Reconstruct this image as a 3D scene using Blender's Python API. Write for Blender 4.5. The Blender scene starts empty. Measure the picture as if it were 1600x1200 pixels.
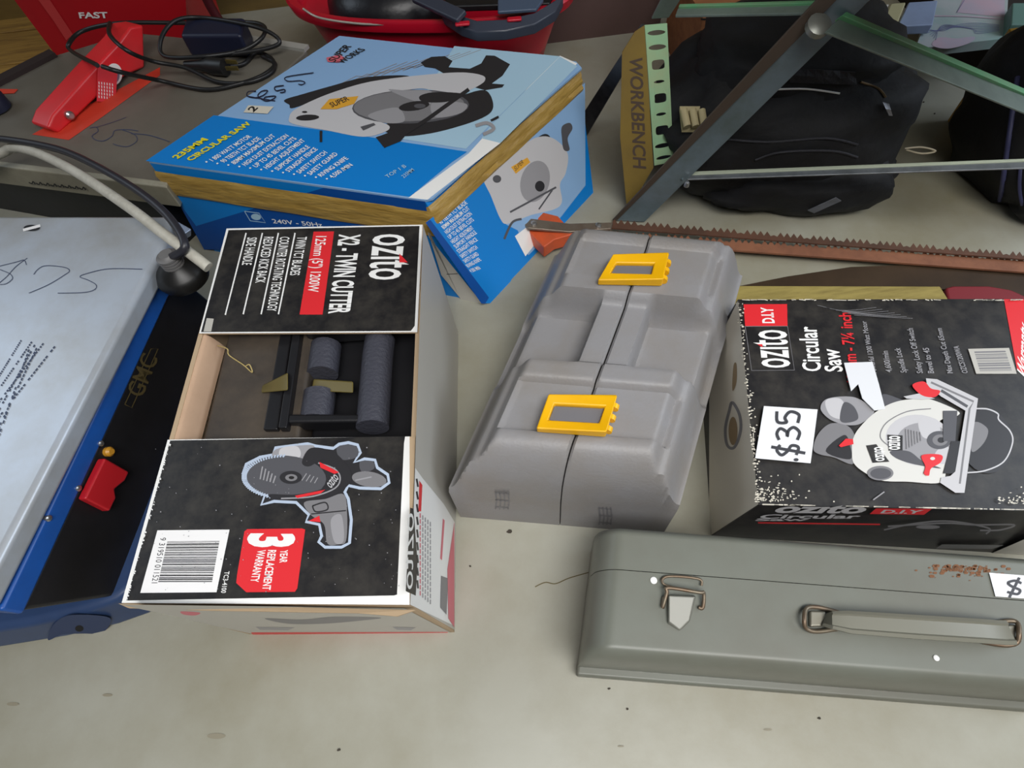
import bpy, bmesh, math, random
from mathutils import Vector as V, Matrix
random.seed(7)
sc = bpy.context.scene
COL = sc.collection

# ------------------------------------------------------------------ camera
F, NX, NY, H = 867.0, 865.0, 1110.0, 0.85
dn = V(((NX-800)/F, -(NY-600)/F, -1)).normalized()
up_c = -dn
fw = V((0, 0, -1)); fw = (fw - up_c*fw.dot(up_c)).normalized()
rt = fw.cross(up_c)
RW = Matrix((rt, fw, up_c))            # camera -> world
cam = bpy.data.cameras.new('camera'); camo = bpy.data.objects.new('camera', cam)
cam.sensor_width = 36; cam.lens = F/1600*36; cam.clip_start = 0.01
camo.matrix_world = Matrix.Translation((0, 0, H)) @ RW.to_4x4()
COL.objects.link(camo); sc.camera = camo

# ------------------------------------------------------------------ light
sc.view_settings.view_transform = 'Standard'; sc.view_settings.look = 'None'
sc.view_settings.gamma = 1; sc.view_settings.exposure = 0.0
w = bpy.data.worlds.new('world'); sc.world = w; w.use_nodes = True
w.node_tree.nodes['Background'].inputs[0].default_value = (0.95, 0.93, 0.9, 1)
w.node_tree.nodes['Background'].inputs[1].default_value = 0.08

def area(name, loc, target, sx, sy, power, col):
    l = bpy.data.lights.new(name, 'AREA'); l.shape = 'RECTANGLE'; l.size = sx; l.size_y = sy
    l.energy = power; l.color = col
    o = bpy.data.objects.new(name, l); COL.objects.link(o); o.location = loc
    o.rotation_euler = (V(target)-V(loc)).to_track_quat('-Z', 'Y').to_euler()
    return o
area('roof_daylight', (0.4, -0.9, 2.6), (0.1, 0.05, 0), 2.2, 1.0, 22.5, (1.0, 0.985, 0.96)).data.spread = 1.5
area('side_daylight', (2.8, 0.3, 1.8), (0.2, 0.4, 0.1), 1.6, 1.4, 40, (0.80, 0.89, 1.0))
area('left_daylight', (-3.0, 1.6, 2.2), (-0.4, 0.5, 0.1), 1.6, 1.2, 17, (0.75, 0.87, 1.0))

# ------------------------------------------------------------------ helpers
def ray(u, v): return RW @ V(((u-800)/F, -(v-600)/F, -1))
def p(u, v, z=0.0):
    r = ray(u, v); return V((0, 0, H)) + r*((z-H)/r.z)
class Plane:
    def __init__(s, a, b, c):
        s.o = V(a); s.n = (V(b)-s.o).cross(V(c)-s.o).normalized()
        if s.n.dot(V((0, 0, H))-s.o) < 0: s.n = -s.n
    def at(s, u, v, off=0.0):
        r = ray(u, v); c = V((0, 0, H)); t = (s.o + s.n*off - c).dot(s.n)/r.dot(s.n); return c + r*t
def lin(h):
    h = h.lstrip('#'); c = [int(h[i:i+2], 16)/255 for i in (0, 2, 4)]
    return tuple((x/12.92 if x <= 0.04045 else ((x+0.055)/1.055)**2.4) for x in c) + (1,)
MATS = {}
def mat(name, col, rough=0.6, metal=0.0, col2=None, scale=8.0, amt=0.5, bump=0.0, bscale=80.0, spec=0.5, stretch=None, lo=0.4, hi=0.7, alpha=None):
    if name in MATS: return MATS[name]
    m = bpy.data.materials.new(name); m.use_nodes = True; nt = m.node_tree; b = nt.nodes['Principled BSDF']
    b.inputs['Roughness'].default_value = rough; b.inputs['Metallic'].default_value = metal
    b.inputs['Specular IOR Level'].default_value = spec
    b.inputs['Base Color'].default_value = lin(col)
    if alpha is not None: b.inputs['Alpha'].default_value = alpha
    tc = nt.nodes.new('ShaderNodeTexCoord'); src = tc.outputs['Object']
    if stretch:
        mp = nt.nodes.new('ShaderNodeMapping'); mp.inputs['Scale'].default_value = stretch
        nt.links.new(src, mp.inputs['Vector']); src = mp.outputs['Vector']
    if col2:
        n = nt.nodes.new('ShaderNodeTexNoise'); n.inputs['Scale'].default_value = scale; n.inputs['Detail'].default_value = 8; n.inputs['Roughness'].default_value = 0.65
        nt.links.new(src, n.inputs['Vector'])
        r = nt.nodes.new('ShaderNodeMapRange'); r.inputs['From Min'].default_value = lo; r.inputs['From Max'].default_value = hi; r.inputs['To Max'].default_value = amt
        nt.links.new(n.outputs['Fac'], r.inputs['Value'])
        mx = nt.nodes.new('ShaderNodeMix'); mx.data_type = 'RGBA'
        mx.inputs[6].default_value = lin(col); mx.inputs[7].default_value = lin(col2)
        nt.links.new(r.outputs['Result'], mx.inputs['Factor']); nt.links.new(mx.outputs[2], b.inputs['Base Color'])
    if bump:
        n2 = nt.nodes.new('ShaderNodeTexNoise'); n2.inputs['Scale'].default_value = bscale; n2.inputs['Detail'].default_value = 5
        nt.links.new(src, n2.inputs['Vector'])
        bp = nt.nodes.new('ShaderNodeBump'); bp.inputs['Strength'].default_value = bump; bp.inputs['Distance'].default_value = 0.004
        nt.links.new(n2.outputs['Fac'], bp.inputs['Height']); nt.links.new(bp.outputs['Normal'], b.inputs['Normal'])
    MATS[name] = m; return m

ORG = {}
def tag(o, label=None, cat=None, group=None, kind=None):
    if label: o['label'] = label
    if cat: o['category'] = cat
    if group: o['group'] = group
    if kind: o['kind'] = kind
    return o
def thing(name, loc, label, cat, group=None):
    o = bpy.data.objects.new(name, None); COL.objects.link(o); o.location = loc; o.empty_display_size = 0.05
    ORG[o.name] = V(loc); return tag(o, label, cat, group)

class MB:
    def __init__(s): s.v = []; s.f = []; s.m = []
    def add(s, vs, fs, mi=0):
        b = len(s.v); s.v += [V(x) for x in vs]; s.f += [[i+b for i in f] for f in fs]; s.m += [mi]*len(fs); return s
    def poly(s, pts, mi=0): return s.add(pts, [list(range(len(pts)))], mi)
    def hexa(s, lo, hi, mi=0):
        n = len(lo); s.add(list(lo)+list(hi), [list(range(n))[::-1], [n+i for i in range(n)]] + [[i, (i+1) % n, n+(i+1) % n, n+i] for i in range(n)], mi); return s
    def prism(s, pts, off, mi=0): return s.hexa(pts, [V(q)+V(off) for q in pts], mi)
    def box(s, c, sx, sy, sz, ax=None, mi=0):       # c = centre of base
        X, Y, Z = ax if ax else (V((1, 0, 0)), V((0, 1, 0)), V((0, 0, 1)))
        c = V(c); q = [c+X*(a*sx/2)+Y*(b*sy/2) for a, b in ((-1, -1), (1, -1), (1, 1), (-1, 1))]
        return s.prism(q, Z*sz, mi)
    def beam(s, a, b, w, t, side, mi=0):            # side: direction of the width w
        a, b = V(a), V(b); d = (b-a).normalized(); sd = V(side); sd = (sd-d*sd.dot(d)).normalized(); n = d.cross(sd)
        q = [a+sd*(i*w/2)+n*(j*t/2) for i, j in ((-1, -1), (1, -1), (1, 1), (-1, 1))]
        return s.prism(q, b-a, mi)
    def tube(s, pts, r, n=10, mi=0, rs=None):
        pts = [V(x) for x in pts]; rings = []; prev = None
        for i, q in enumerate(pts):
            d = (pts[min(i+1, len(pts)-1)]-pts[max(i-1, 0)]).normalized()
            if prev is None: x = d.orthogonal().normalized()
            else: x = (prev-d*prev.dot(d)).normalized()
            prev = x; y = d.cross(x); rr = rs[i] if rs else r
            rings.append([q+(x*math.cos(2*math.pi*k/n)+y*math.sin(2*math.pi*k/n))*rr for k in range(n)])
        vs = [a for R in rings for a in R]; fs = []
        for i in range(len(pts)-1):
            for k in range(n): fs.append([i*n+k, i*n+(k+1) % n, (i+1)*n+(k+1) % n, (i+1)*n+k])
        fs.append(list(range(n))[::-1]); fs.append([(len(pts)-1)*n+k for k in range(n)])
        return s.add(vs, fs, mi)
    def lathe(s, c, prof, n=32, ex=1.0, ey=1.0, mi=0, rot=0.0, sq=2.0):
        c = V(c); vs = []; fs = []
        for r, z in prof:
            for k in range(n):
                a = 2*math.pi*k/n; ca, sa = math.cos(a), math.sin(a)
                X = math.copysign(abs(ca)**(2/sq), ca)*r*ex; Y = math.copysign(abs(sa)**(2/sq), sa)*r*ey
                vs.append(c+V((X*math.cos(rot)-Y*math.sin(rot), X*math.sin(rot)+Y*math.cos(rot), z)))
        for i in range(len(prof)-1):
            for k in range(n): fs.append([i*n+k, i*n+(k+1) % n, (i+1)*n+(k+1) % n, (i+1)*n+k])
        fs.append(list(range(n))[::-1]); fs.append([(len(prof)-1)*n+k for k in range(n)])
        return s.add(vs, fs, mi)
    def mesh2d(s, me, fn, mi=0):                    # (verts, faces) mapped by fn
        return s.add([fn(*q) for q in me[0]], me[1], mi)
    def build(s, name, mats, parent=None, loc=None, smooth=None, bevel=0, seg=2, recalc=True, sub=0):
        org = ORG[parent.name] if parent else V(loc if loc is not None else (0, 0, 0))
        me = bpy.data.meshes.new(name); me.from_pydata([tuple(q-org) for q in s.v], [], s.f)
        for m in (mats if isinstance(mats, (list, tuple)) else [mats]): me.materials.append(m)
        for i, pl in enumerate(me.polygons): pl.material_index = s.m[i]
        if recalc:
            bm = bmesh.new(); bm.from_mesh(me); bmesh.ops.recalc_face_normals(bm, faces=bm.faces); bm.to_mesh(me); bm.free()
        if smooth is not None:
            for pl in me.polygons: pl.use_smooth = True
            me.set_sharp_from_angle(angle=math.radians(smooth))
        me.validate(); me.update()
        o = bpy.data.objects.new(name, me); COL.objects.link(o)
        if parent: o.parent = parent; 
        else: o.location = org
        ORG[o.name] = org
        if bevel:
            b = o.modifiers.new('bevel', 'BEVEL'); b.width = bevel; b.segments = seg; b.limit_method = 'ANGLE'; b.angle_limit = math.radians(40)
            if smooth is None:
                for pl in me.polygons: pl.use_smooth = True
                me.set_sharp_from_angle(angle=math.radians(50))
                b.harden_normals = True
        if sub:
            m = o.modifiers.new('sub', 'SUBSURF'); m.levels = sub; m.render_levels = sub
        return o

def spline(pts, n=8, closed=False):
    out = []; N = len(pts); pts = [V(q) for q in pts]
    rng = N if closed else N-1
    for i in range(rng):
        g = (lambda k: pts[k % N]) if closed else (lambda k: pts[max(0, min(N-1, k))])
        a, b, c, d = g(i-1), g(i), g(i+1), g(i+2)
        for j in range(n):
            t = j/n; out.append(0.5*((2*b)+(c-a)*t+(2*a-5*b+4*c-d)*t*t+(3*b-a-3*c+d)*t**3))
    if not closed: out.append(pts[-1])
    return out
def curve2d(loops):
    cu = bpy.data.curves.new('tmp', 'CURVE'); cu.dimensions = '2D'; cu.fill_mode = 'BOTH'
    for lp in loops:
        sp = cu.splines.new('POLY'); sp.points.add(len(lp)-1); sp.use_cyclic_u = True
        for q, pt in zip(lp, sp.points): pt.co = (q[0], q[1], 0, 1)
    return curve_mesh(cu)
def curve_mesh(cu):
    o = bpy.data.objects.new('tmp', cu); COL.objects.link(o)
    dg = bpy.context.evaluated_depsgraph_get(); dg.update()
    ev = o.evaluated_get(dg); me = ev.to_mesh()
    r = ([tuple(v.co)[:2] for v in me.vertices], [list(q.vertices) for q in me.polygons])
    ev.to_mesh_clear(); bpy.data.objects.remove(o); bpy.data.curves.remove(cu)
    return r
TXT = {}
def text_mesh(t, bold):
    xh = t == 'OZITO'
    if (t, bold) in TXT: return TXT[(t, bold)]
    cu = bpy.data.curves.new('tmp', 'FONT'); cu.body = 'ozıto' if xh else t; cu.resolution_u = 3; cu.offset = bold
    vs, fs = curve_mesh(cu)
    x0 = min(q[0] for q in vs); x1 = max(q[0] for q in vs); y1 = max(q[1] for q in vs)
    if xh: y1 = sorted(q[1] for q in vs)[int(len(vs)*.80)]
    vs = [((q[0]-x0)/(x1-x0), q[1]/y1) for q in vs]
    TXT[(t, bold)] = (vs, fs); return vs, fs

L0 = 0.00005
class Print:
    """flat print on a face: everything is traced onto the face's own plane"""
    def __init__(s, mb, plane, mi, tr=(0, 0, 1)):
        s.mb, s.pl, s.mi, s.tr, s.k, s.base = mb, plane, mi, tr, 1, 0.0004
    def P(s, q):
        ox, oy, sc_ = s.tr; return s.pl.at(ox+q[0]*sc_, oy+q[1]*sc_, s.base+L0*s.k)
    def poly(s, pts, c, up=True):
        if up: s.k += 1
        s.mb.poly([s.P(q) for q in pts], s.mi[c])
    def smooth(s, pts, c, n=6): s.poly([tuple(q)[:2] for q in spline([V((a, b, 0)) for a, b in pts], n, True)], c)
    def ell(s, cx, cy, rx, ry, c, rot=0, n=28, a0=0, a1=360):
        R = math.radians(rot); pts = []
        for k in range(n):
            a = math.radians(a0+(a1-a0)*k/(n if a1-a0 == 360 else n-1)); x, y = rx*math.cos(a), ry*math.sin(a)
            pts.append((cx+x*math.cos(R)-y*math.sin(R), cy+x*math.sin(R)+y*math.cos(R)))
        s.poly(pts, c)
    def stroke(s, pts, wd, c, sm=True, closed=False, up=True):
        if up: s.k += 1
        q = [V((a, b, 0)) for a, b in pts]
        if sm: q = spline(q, 7, closed)
        elif closed: q = q+[q[0]]
        L = []; R = []
        for i in range(len(q)):
            a, b = q[max(0, i-1)], q[min(len(q)-1, i+1)]
            if closed and sm: a, b = q[i-1], q[(i+1) % len(q)]
            d = (b-a); d = d.normalized() if d.length > 1e-6 else V((1, 0, 0)); n = V((-d.y, d.x, 0))*wd/2
            L.append(q[i]+n); R.append(q[i]-n)
        m = len(q); vs = [s.P(a) for a in L]+[s.P(a) for a in R]
        fs = [[i, i+1, m+i+1, m+i] for i in range(m-1)]
        if closed and sm: fs.append([m-1, 0, m, 2*m-1])
        s.mb.add(vs, fs, s.mi[c])
    def glyphs(s, t, o, ex, ey, adv, wd, c):          # hand-drawn figures; ex = reading direction, ey = downwards
        G = {'$': [[(.9, .15), (.5, 0), (.1, .2), (.4, .46), (.85, .65), (.7, .95), (.1, .85)], [(.75, -.25), (.25, 1.25)]],
             '3': [[(0, .1), (.5, 0), (.9, .15), (.65, .42), (.3, .46), (.75, .52), (1, .75), (.6, 1), (0, .9)]],
             '5': [[(.98, 0), (.15, .03), (.1, .42), (.5, .36), (.95, .6), (.7, .97), (.05, .92)]],
             '7': [[(0, .15), (.4, .02), (.95, .02), (.6, .5), (.3, 1.05)]]}
        for i, ch in enumerate(t):
            for st in G[ch]: s.stroke([(o[0]+ex[0]*(x+i*adv)+ey[0]*y, o[1]+ex[1]*(x+i*adv)+ey[1]*y) for x, y in st], wd, c)
    def text(s, t, p0, p1, p2, c, bold=0.0, up=True):
        if up: s.k += 1
        vs, fs = text_mesh(t, bold); a = V((*p0, 0)); X = V((*p1, 0))-a; Y = V((*p2, 0))-a
        s.mb.add([s.P(a+X*x+Y*y) for x, y in vs], fs, s.mi[c])
    def bars(s, q, n, c, seed=1):                   # barcode lines from edge q0-q1 to edge q3-q2 (lines run q0->q1)
        s.k += 1; rnd = random.Random(seed); t = 0.0; q = [V((*a, 0)) for a in q]
        ws = [(rnd.choice((1, 1, 2, 3)), rnd.choice((1, 1, 2))) for _ in range(n)]; tot = sum(a+b for a, b in ws)
        for a, b in ws:
            t1 = t+a/tot
            A, B = q[0].lerp(q[3], t), q[1].lerp(q[2], t); C, D = q[1].lerp(q[2], t1), q[0].lerp(q[3], t1)
            s.mb.poly([s.P(x) for x in (A, B, C, D)], s.mi[c]); t += (a+b)/tot

INK = {}
def inks(*names):
    """material list + index map for a printed mesh"""
    cols = dict(black='#1b1a1c', white='#f2f2f0', red='#e02c33', blue='#0a7fd2', deepblue='#064b9a', sky='#8db3dc', yellow='#e8dd2e', grey='#7e7d80', dark='#2c2b2e',
                silver='#c6c5c8', mid='#9a999d', pale='#d9d8d3', orange='#e0a63a', card='#b9a183', kraft='#8f7a5c', tape='#b99b50', marker='#23263c', glow='#b6c4d8', steel='#55555a', pink='#d86a7a', cream='#d9d3c4', label='#f3f2f2', paleblue='#a9cbe0', dirty='#bdbab2')
    ms = []; mi = {}
    for i, n in enumerate(cols):
        ms.append(mat('print_'+n, cols[n], 0.42 if n not in ('card', 'kraft') else 0.85, col2='#6b665c' if n in ('black',) else None, scale=30, amt=0.22)); mi[n] = i
    return ms, mi

def hit(u, v, objs, off=0.001):
    """the point of an object's surface seen along a sight line"""
    r = ray(u, v).normalized(); best = None
    for o in objs:
        org = ORG[o.name]; ok, loc, n, _ = o.ray_cast(V((0, 0, H))-org, r)
        if ok and (best is None or (loc+org-V((0, 0, H))).length < best[0]): best = ((loc+org-V((0, 0, H))).length, loc+org-r*off)
    return best[1] if best else None
def unit(v): return V(v).normalized()
ZUP = V((0, 0, 1))
# ------------------------------------------------------------------ setting
m_floor = mat('concrete', '#a2a195', 0.40, col2='#7f785e', scale=2.2, amt=0.8, bump=0.15, bscale=25, lo=0.38, hi=0.72)
b = MB(); b.box((0.2, 0.9, -0.05), 6.4, 4.6, 0.05)
d = Print(b, Plane(V((0, 0, 0)), V((1, 0, 0)), V((0, 1, 0))), {'k': 1, 's': 2}); d.k = 1
d.stroke([(836, 917), (852, 910), (868, 912), (890, 903), (925, 893)], 1.6, 'k')
for u, v, r_ in ((338, 1150, 9), (168, 1086, 5), (20, 1100, 6), (1200, 1140, 4), (970, 1166, 3)): d.ell(u, v, r_*1.6, r_*.5, 's')
tag(b.build('floor', [m_floor, mat('floor_crack', '#5f5533', .8), mat('floor_spot', '#8b8573', .6)], loc=(0.2, 0.9, -0.05)), kind='structure')
m_wall = mat('old_ply', '#7a6432', 0.7, col2='#4a3a20', scale=3, amt=0.6, stretch=(1, 1, 6))
b = MB(); b.box((0.2, 2.0, 0), 6.4, 0.06, 1.6)
tag(b.build('wall_back', m_wall, loc=(0.2, 2.0, 0)), kind='structure')

# ------------------------------------------------------------------ blue table saw at left
m_alu = mat('worn_steel_top', '#b7c0cc', 0.30, 0.2, col2='#9a978f', scale=5, amt=0.7, bump=0.04, bscale=40)
m_blue = mat('blue_paint', '#1a55a8', 0.35, col2='#1b3c72', scale=6, amt=0.6)
m_navy = mat('navy_base', '#31476f', 0.38, col2='#26334f', scale=8, amt=0.5)
m_blk = mat('black_plastic', '#131316', 0.45, col2='#22222a', scale=9, amt=0.5, bump=0.06)
m_screw = mat('screw_steel', '#b8b9bb', 0.3, 0.9)
T = 0.24
saw = thing('table_saw', (-0.72, 0.5, 0), 'blue table saw with a bare metal top priced 75 in marker', 'table saw')
A1, A2, A3, A4 = p(268, 336, T), p(258, 377, T), p(99, 680, T), p(-40, 947, T)
back = A1 + (p(28, 336, T)-A1)*2.1; frontl = A4+(p(28, 336, T)-A1)*2.1
b = MB(); top = [back, p(28, 336, T), A1, A2, A3, A4, frontl]
b.prism(top, (0, 0, -0.034))
mi = dict(a=0, marker=1, dark=2, pale=3)
d = Print(b, Plane(A1, A3, A4), mi, (0, 180, 0.25))
d.stroke([(170, 893), (100, 945), (40, 1010), (-20, 1060)], 4.5, 'marker'); d.stroke([(165, 935), (150, 905), (110, 915), (-30, 950)], 4.5, 'marker'); d.stroke([(0, 965), (60, 990), (78, 1020), (40, 1052), (0, 1058)], 4.5, 'marker')
d.stroke([(210, 995), (240, 960), (290, 940), (400, 950), (434, 972), (400, 1000), (300, 1060), (180, 1112)], 4.5, 'marker')
d.stroke([(890, 962), (680, 960), (540, 990), (500, 1010), (550, 1030), (600, 1060), (590, 1090), (520, 1108), (360, 1112)], 4.5, 'marker')
d.tr = (0, 320, 0.3)
for k in range(7):
    x0, x1 = -60+k*2, (110, 165, 225, 180, 285, 190, 150)[k]; y0 = (860, 905, 955, 1010, 1010, 1090, 1150)[k]
    for j in range(26):
        t0, t1 = j/26, (j+0.62+0.2*random.random())/26
        a = (x1+(x0-x1)*t0-0*k, 705+k*8+(y0+120-705)*t0); c = (x1+(x0-x1)*t1, 705+k*8+(y0+120-705)*t1)
        if random.random() < 0.88: d.stroke([a, c], 7, 'marker', sm=False, up=(j == 0))
d.ell(165, 120, 42, 16, 'dark'); d.stroke([(120, 132), (210, 108)], 14, 'pale', sm=False)
b.build('tabletop', [m_alu, mat('marker_ink', '#3a4560', 0.5), m_blk, mat('print_label', '#f3f2f2', 0.4)], saw, bevel=0.009, seg=4)
b = MB(); b.hexa([p(262, 345, T-.035), p(300, 368, T-.035), p(287, 376, T-.035), p(255, 352, T-.035)], [p(264, 338, T-.004), p(300, 358, T-.004), p(288, 366, T-.004), p(256, 345, T-.004)])
b.build('fence_rail', mat('pale_metal', '#a9bad6', 0.35, 0.3), saw, bevel=0.003)
# body: blue upper band, black side panel, flared navy base
dirY = (A3-A2).normalized(); side = V((-dirY.y, dirY.x, 0))
if side.x < 0: side = -side
e1, e2 = A2+dirY*0.01-side*0.012, A4
def lvl(off, z, y1=0.0, y2=0.0):
    a = e1+side*off-dirY*y1; c = e2+side*off+dirY*y2; lft = (frontl-A4)*.93
    return [V((q.x, q.y, z)) for q in (a+lft, a, c, c+lft)]
b = MB(); b.hexa(lvl(0.004, 0.178), lvl(0, 0.206)); b.build('upper_band', m_blue, saw, bevel=0.004)
b = MB(); b.hexa(lvl(0.03, 0.04, 0.0, -0.05), lvl(0.0, 0.18, -0.003, -0.003)); b.build('side_housing', m_blk, saw, bevel=0.006)
b = MB()
base = [p(-250, 1050), p(0, 1014), p(110, 996), p(190, 977), p(238, 960), p(270, 935), p(290, 900)]
bk = [V((-0.5, 0.70, 0)), V((-1.2, 0.75, 0))]
cen = V((-0.8, 0.45, 0)); lo = base+bk
hi = [cen+(q-cen)*0.97+V((0, 0, 0.075)) for q in lo]
b.hexa(lo, hi); b.build('base_flange', m_navy, saw, bevel=0.012, seg=3)
pf = Plane(base[2], base[3], hi[2])
b = MB(); tr = Print(b, pf, {'a': 0, 'h': 1, 'r': 2}, (0, 660, 1/3))
tr.base = .002; tr.k = 2; tr.smooth([(225, 1020), (250, 950), (320, 905), (460, 905), (520, 925), (480, 985), (380, 990), (290, 995)], 'r'); tr.ell(372, 966, 20, 15, 'h')
b.build('foot_recess_shade', [m_navy, mat('hole_black', '#050506', 0.9), mat('recess_shade_navy', '#2a3a5e', 0.6)], saw)  # flat marks: shade of the foot recess and hole put into dark colours
hs = lvl(0.03, 0.04, 0.0, -0.05); ht = lvl(0.0, 0.18, -0.003, -0.003)
ps = Plane(hs[1], hs[2], ht[1])
b = MB(); tr = Print(b, ps, {'y': 0}); tr.k = 2
tr.text('GMC', (222, 622), (247, 560), (197, 612), 'y', 0.01)
tr.stroke([(195, 632), (236, 545), (247, 545), (206, 637)], 1.6, 'y', sm=False, closed=True)
b.build('maker_mark', mat('dull_gold', '#4d4328', 0.5), saw)
def knob(b, q, n, r, h):
    n = unit(n); b.tube([V(q)-n*0.004, V(q)+n*h*0.6, V(q)+n*h], r, 14, rs=[r, r, r*0.6])
nrm = ps.n
b = MB(); pts = [(152, 716), (191, 738), (184, 752), (168, 765), (170, 779), (160, 800), (120, 780)]
pp = [ps.at(u, v, 0.0) for u, v in pts]; b.prism(pp, nrm*0.014)
b.build('switch_cover', mat('red_plastic', '#b81c26', 0.4), saw, bevel=0.003)
b = MB(); knob(b, ps.at(168, 706), nrm, 0.007, 0.008); b.build('yellow_knob', mat('amber', '#c08a2a', 0.4), saw, smooth=40)
for (u, v) in ((157, 693), (122, 763), (75, 810)):
    b = MB(); pl = Plane(lvl(0.004, 0.178)[1], lvl(0.004, 0.178)[2], lvl(0, 0.206)[1]); knob(b, pl.at(u, v), pl.n, 0.004, 0.003); b.build('screw', m_screw, saw, smooth=40)

# ------------------------------------------------------------------ grey saw table behind it
m_grey_top = mat('painted_grey_top', '#6f6a60', 0.45, col2='#5b554b', scale=5, amt=0.7)
T2 = 0.17
s2 = thing('saw_table', (-0.75, 1.15, 0), 'grey saw table top with red blade guard, behind the blue table saw', 'table saw')
fl, fr = p(-193, 230, T2), p(262, 286, T2); br, bl = p(480, 78, T2), p(86, 86, T2); ll = p(-60, 160, T2)
b = MB(); b.prism([fl, fr, br, p(205, 50, T2), bl], (0, 0, -0.03))
d = Print(b, Plane(fl, fr, br), dict(marker=1, o=2), (0, 180, 0.25))
d.k = 2; d.poly([(200, 120), (290, 70), (700, -140), (1000, -300), (1000, -250), (640, 10), (430, 155)], 'o')
d.stroke([(560, 80), (600, 75), (612, 100), (575, 130), (600, 155), (650, 160), (700, 130), (720, 95), (800, 90), (865, 98)], 4.5, 'marker')
d.stroke([(760, 90), (840, 120), (855, 160), (800, 195), (740, 190), (705, 178)], 4.5, 'marker'); d.stroke([(820, 115), (930, 125), (1060, 165)], 5, 'marker')
d.stroke([(790, 12), (700, 45), (600, 75)], 3, 'marker')
b.build('tabletop', [m_grey_top, mat('marker_ink', '#3a4560', 0.5), mat('orange_insert', '#d8432e', 0.5)], s2, bevel=0.004)
b = MB(); o3 = V((0, -0.004, 0.001)); b.hexa([fl+V((0, -0.012, -0.05)), fr+V((0, -0.012, -0.05)), fr+V((0, 0.003, -0.05)), fl+V((0, 0.003, -0.05))], [fl+V((0, -0.012, 0)), fr+V((0, -0.012, 0)), fr+V((0, 0.003, 0.002)), fl+V((0, 0.003, 0.002))])
fp = Plane(fl+V((0, -0.012, 0)), fr+V((0, -0.012, 0)), fl+V((0, -0.012, -0.05)))
d = Print(b, fp, dict(dark=1), (0, 180, 0.25)); d.base = .004; d.k = 2
for x in range(8): d.stroke([(180+x*45, 420+x*5), (200+x*45, 428+x*5), (205+x*45, 415+x*5), (222+x*45, 432+x*5)], 7, 'dark')
b.build('front_trim', [mat('cream_trim', '#9f9a88', 0.5, col2='#6f6a58', scale=7, amt=0.6), m_blk], s2, bevel=0.003)
b = MB(); b.beam(p(480, 78, T2)+V((0, 0, .003)), p(380, 62, T2)+V((0, 0, .003)), 0.02, 0.008, V((0, 1, 0))); b.build('rear_rail', mat('pale_rail', '#b9b7b0', 0.4, 0.3), s2)
b = MB(); b.beam(fl+V((0, 0, .004)), bl+V((0, 0, .004)), 0.03, 0.012, V((1, 0, 0))); b.build('shaded_side_lip', mat('lip_shade_brown', '#2d2120', 0.6), s2)  # raised left edge of the top; its shading is put into the dark brown
b = MB(); i = V((0, 0.08, 0)); z0 = V((0, 0, -T2))
def dz(q, z): return V((q.x, q.y, z))
ft = [fl+V((.01, .025, 0)), fr+V((-.06, .025, 0)), br+V((-.06, -.04, 0)), bl+V((.03, -.04, 0))]
b.hexa([dz(q, 0) for q in ft], [dz(q, T2-.03) for q in ft]); b.build('cabinet', m_blk, s2)
# red hood
g0, g1 = p(86, 212, T2), p(232, 102, T2)       # right lower edge on the table
ax = (g1-g0).normalized(); sdv = V((-ax.y, ax.x, 0))    # to the left
if sdv.x > 0: sdv = -sdv
gp = Plane(g0, g1, g0+ZUP); W = 0.056
prof = [(94, 209), (74, 201), (82, 180), (142, 113), (188, 64), (203, 42), (225, 39), (227, 106), (200, 117), (166, 140), (140, 164), (112, 192)]
b = MB(); b.prism([gp.at(u, v) for u, v in prof], sdv*W)
m_hood = mat('red_hood', '#e2262e', 0.36, col2='#c8403e', scale=10, amt=0.5)
b.build('blade_guard', m_hood, s2, bevel=0.006, seg=3)
gp = Plane(g0, g1, g0+ZUP)
hood = [o for o in s2.children if o.name.startswith('blade_guard')][0]
b = MB(); q = [gp.at(153, 101, .003), gp.at(184, 110, .012), gp.at(180, 162, .012), gp.at(151, 158, .003)]
b.poly(q); d = Print(b, Plane(*q[:3]), dict(w=1), (0, 0, 0.15)); d.k = 2
for k in range(6):
    for j in range(5):
        x = 1030+k*28; y = 850+j*36+k*4; d.stroke([(x, y), (x+3, y+26)], 9, 'w', sm=False, up=False)
b.build('warning_tag', [mat('tag_red', '#d92f3a', 0.45), mat('print_white', '#f2f2f0', 0.42)], hood)
b = MB(); knob(b, gp.at(108, 180, .002), gp.n, 0.009, 0.008); b.build('bolt', m_screw, hood, smooth=40)
b = MB(); d = Print(b, gp, dict(w=0, r=1)); d.base = .001; d.k = 1; d.ell(178, 116, 13, 17, 'w'); d.ell(178, 118, 9, 12, 'r'); b.build('round_sticker', [mat('print_white', '#f2f2f0', 0.42), mat('sticker_grey', '#8f8aa5', .4)], hood)

# cord with plug and adaptor on the grey saw table
m_cord = mat('black_cord', '#1c1c1d', 0.42)
pc = thing('power_cord', tuple(p(330, 110, T2)), 'coiled black power cord with plug on the grey saw table', 'cord')
Z1 = T2+0.03
loop = [(152, 102, .1), (112, 80, .03), (108, 68, .03), (130, 48, .03), (190, 36, .04), (300, 36, .02), (400, 36, .03), (412, 55, .03), (380, 78, .02), (320, 88, .03), (258, 88, .03), (252, 60, .05), (275, 32, .06), (320, 28, .05), (400, 42, .05), (436, 62, .03), (420, 75, .02), (340, 88, .02)]
b = MB(); b.tube(spline([p(u, v, T2+0.006+z) for u, v, z in loop], 8), 0.0045, 8)
loop2 = [(172, 36, .08), (172, 55, .10), (200, 80, .09), (240, 96, .04), (290, 106, .02), (340, 128, .0), (390, 128, .0), (425, 112, .0), (425, 92, .0), (400, 82, .0), (380, 100, .0), (340, 105, .01)]
b.tube(spline([p(u, v, T2+0.006+z) for u, v, z in loop2], 8), 0.0045, 8)
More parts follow.
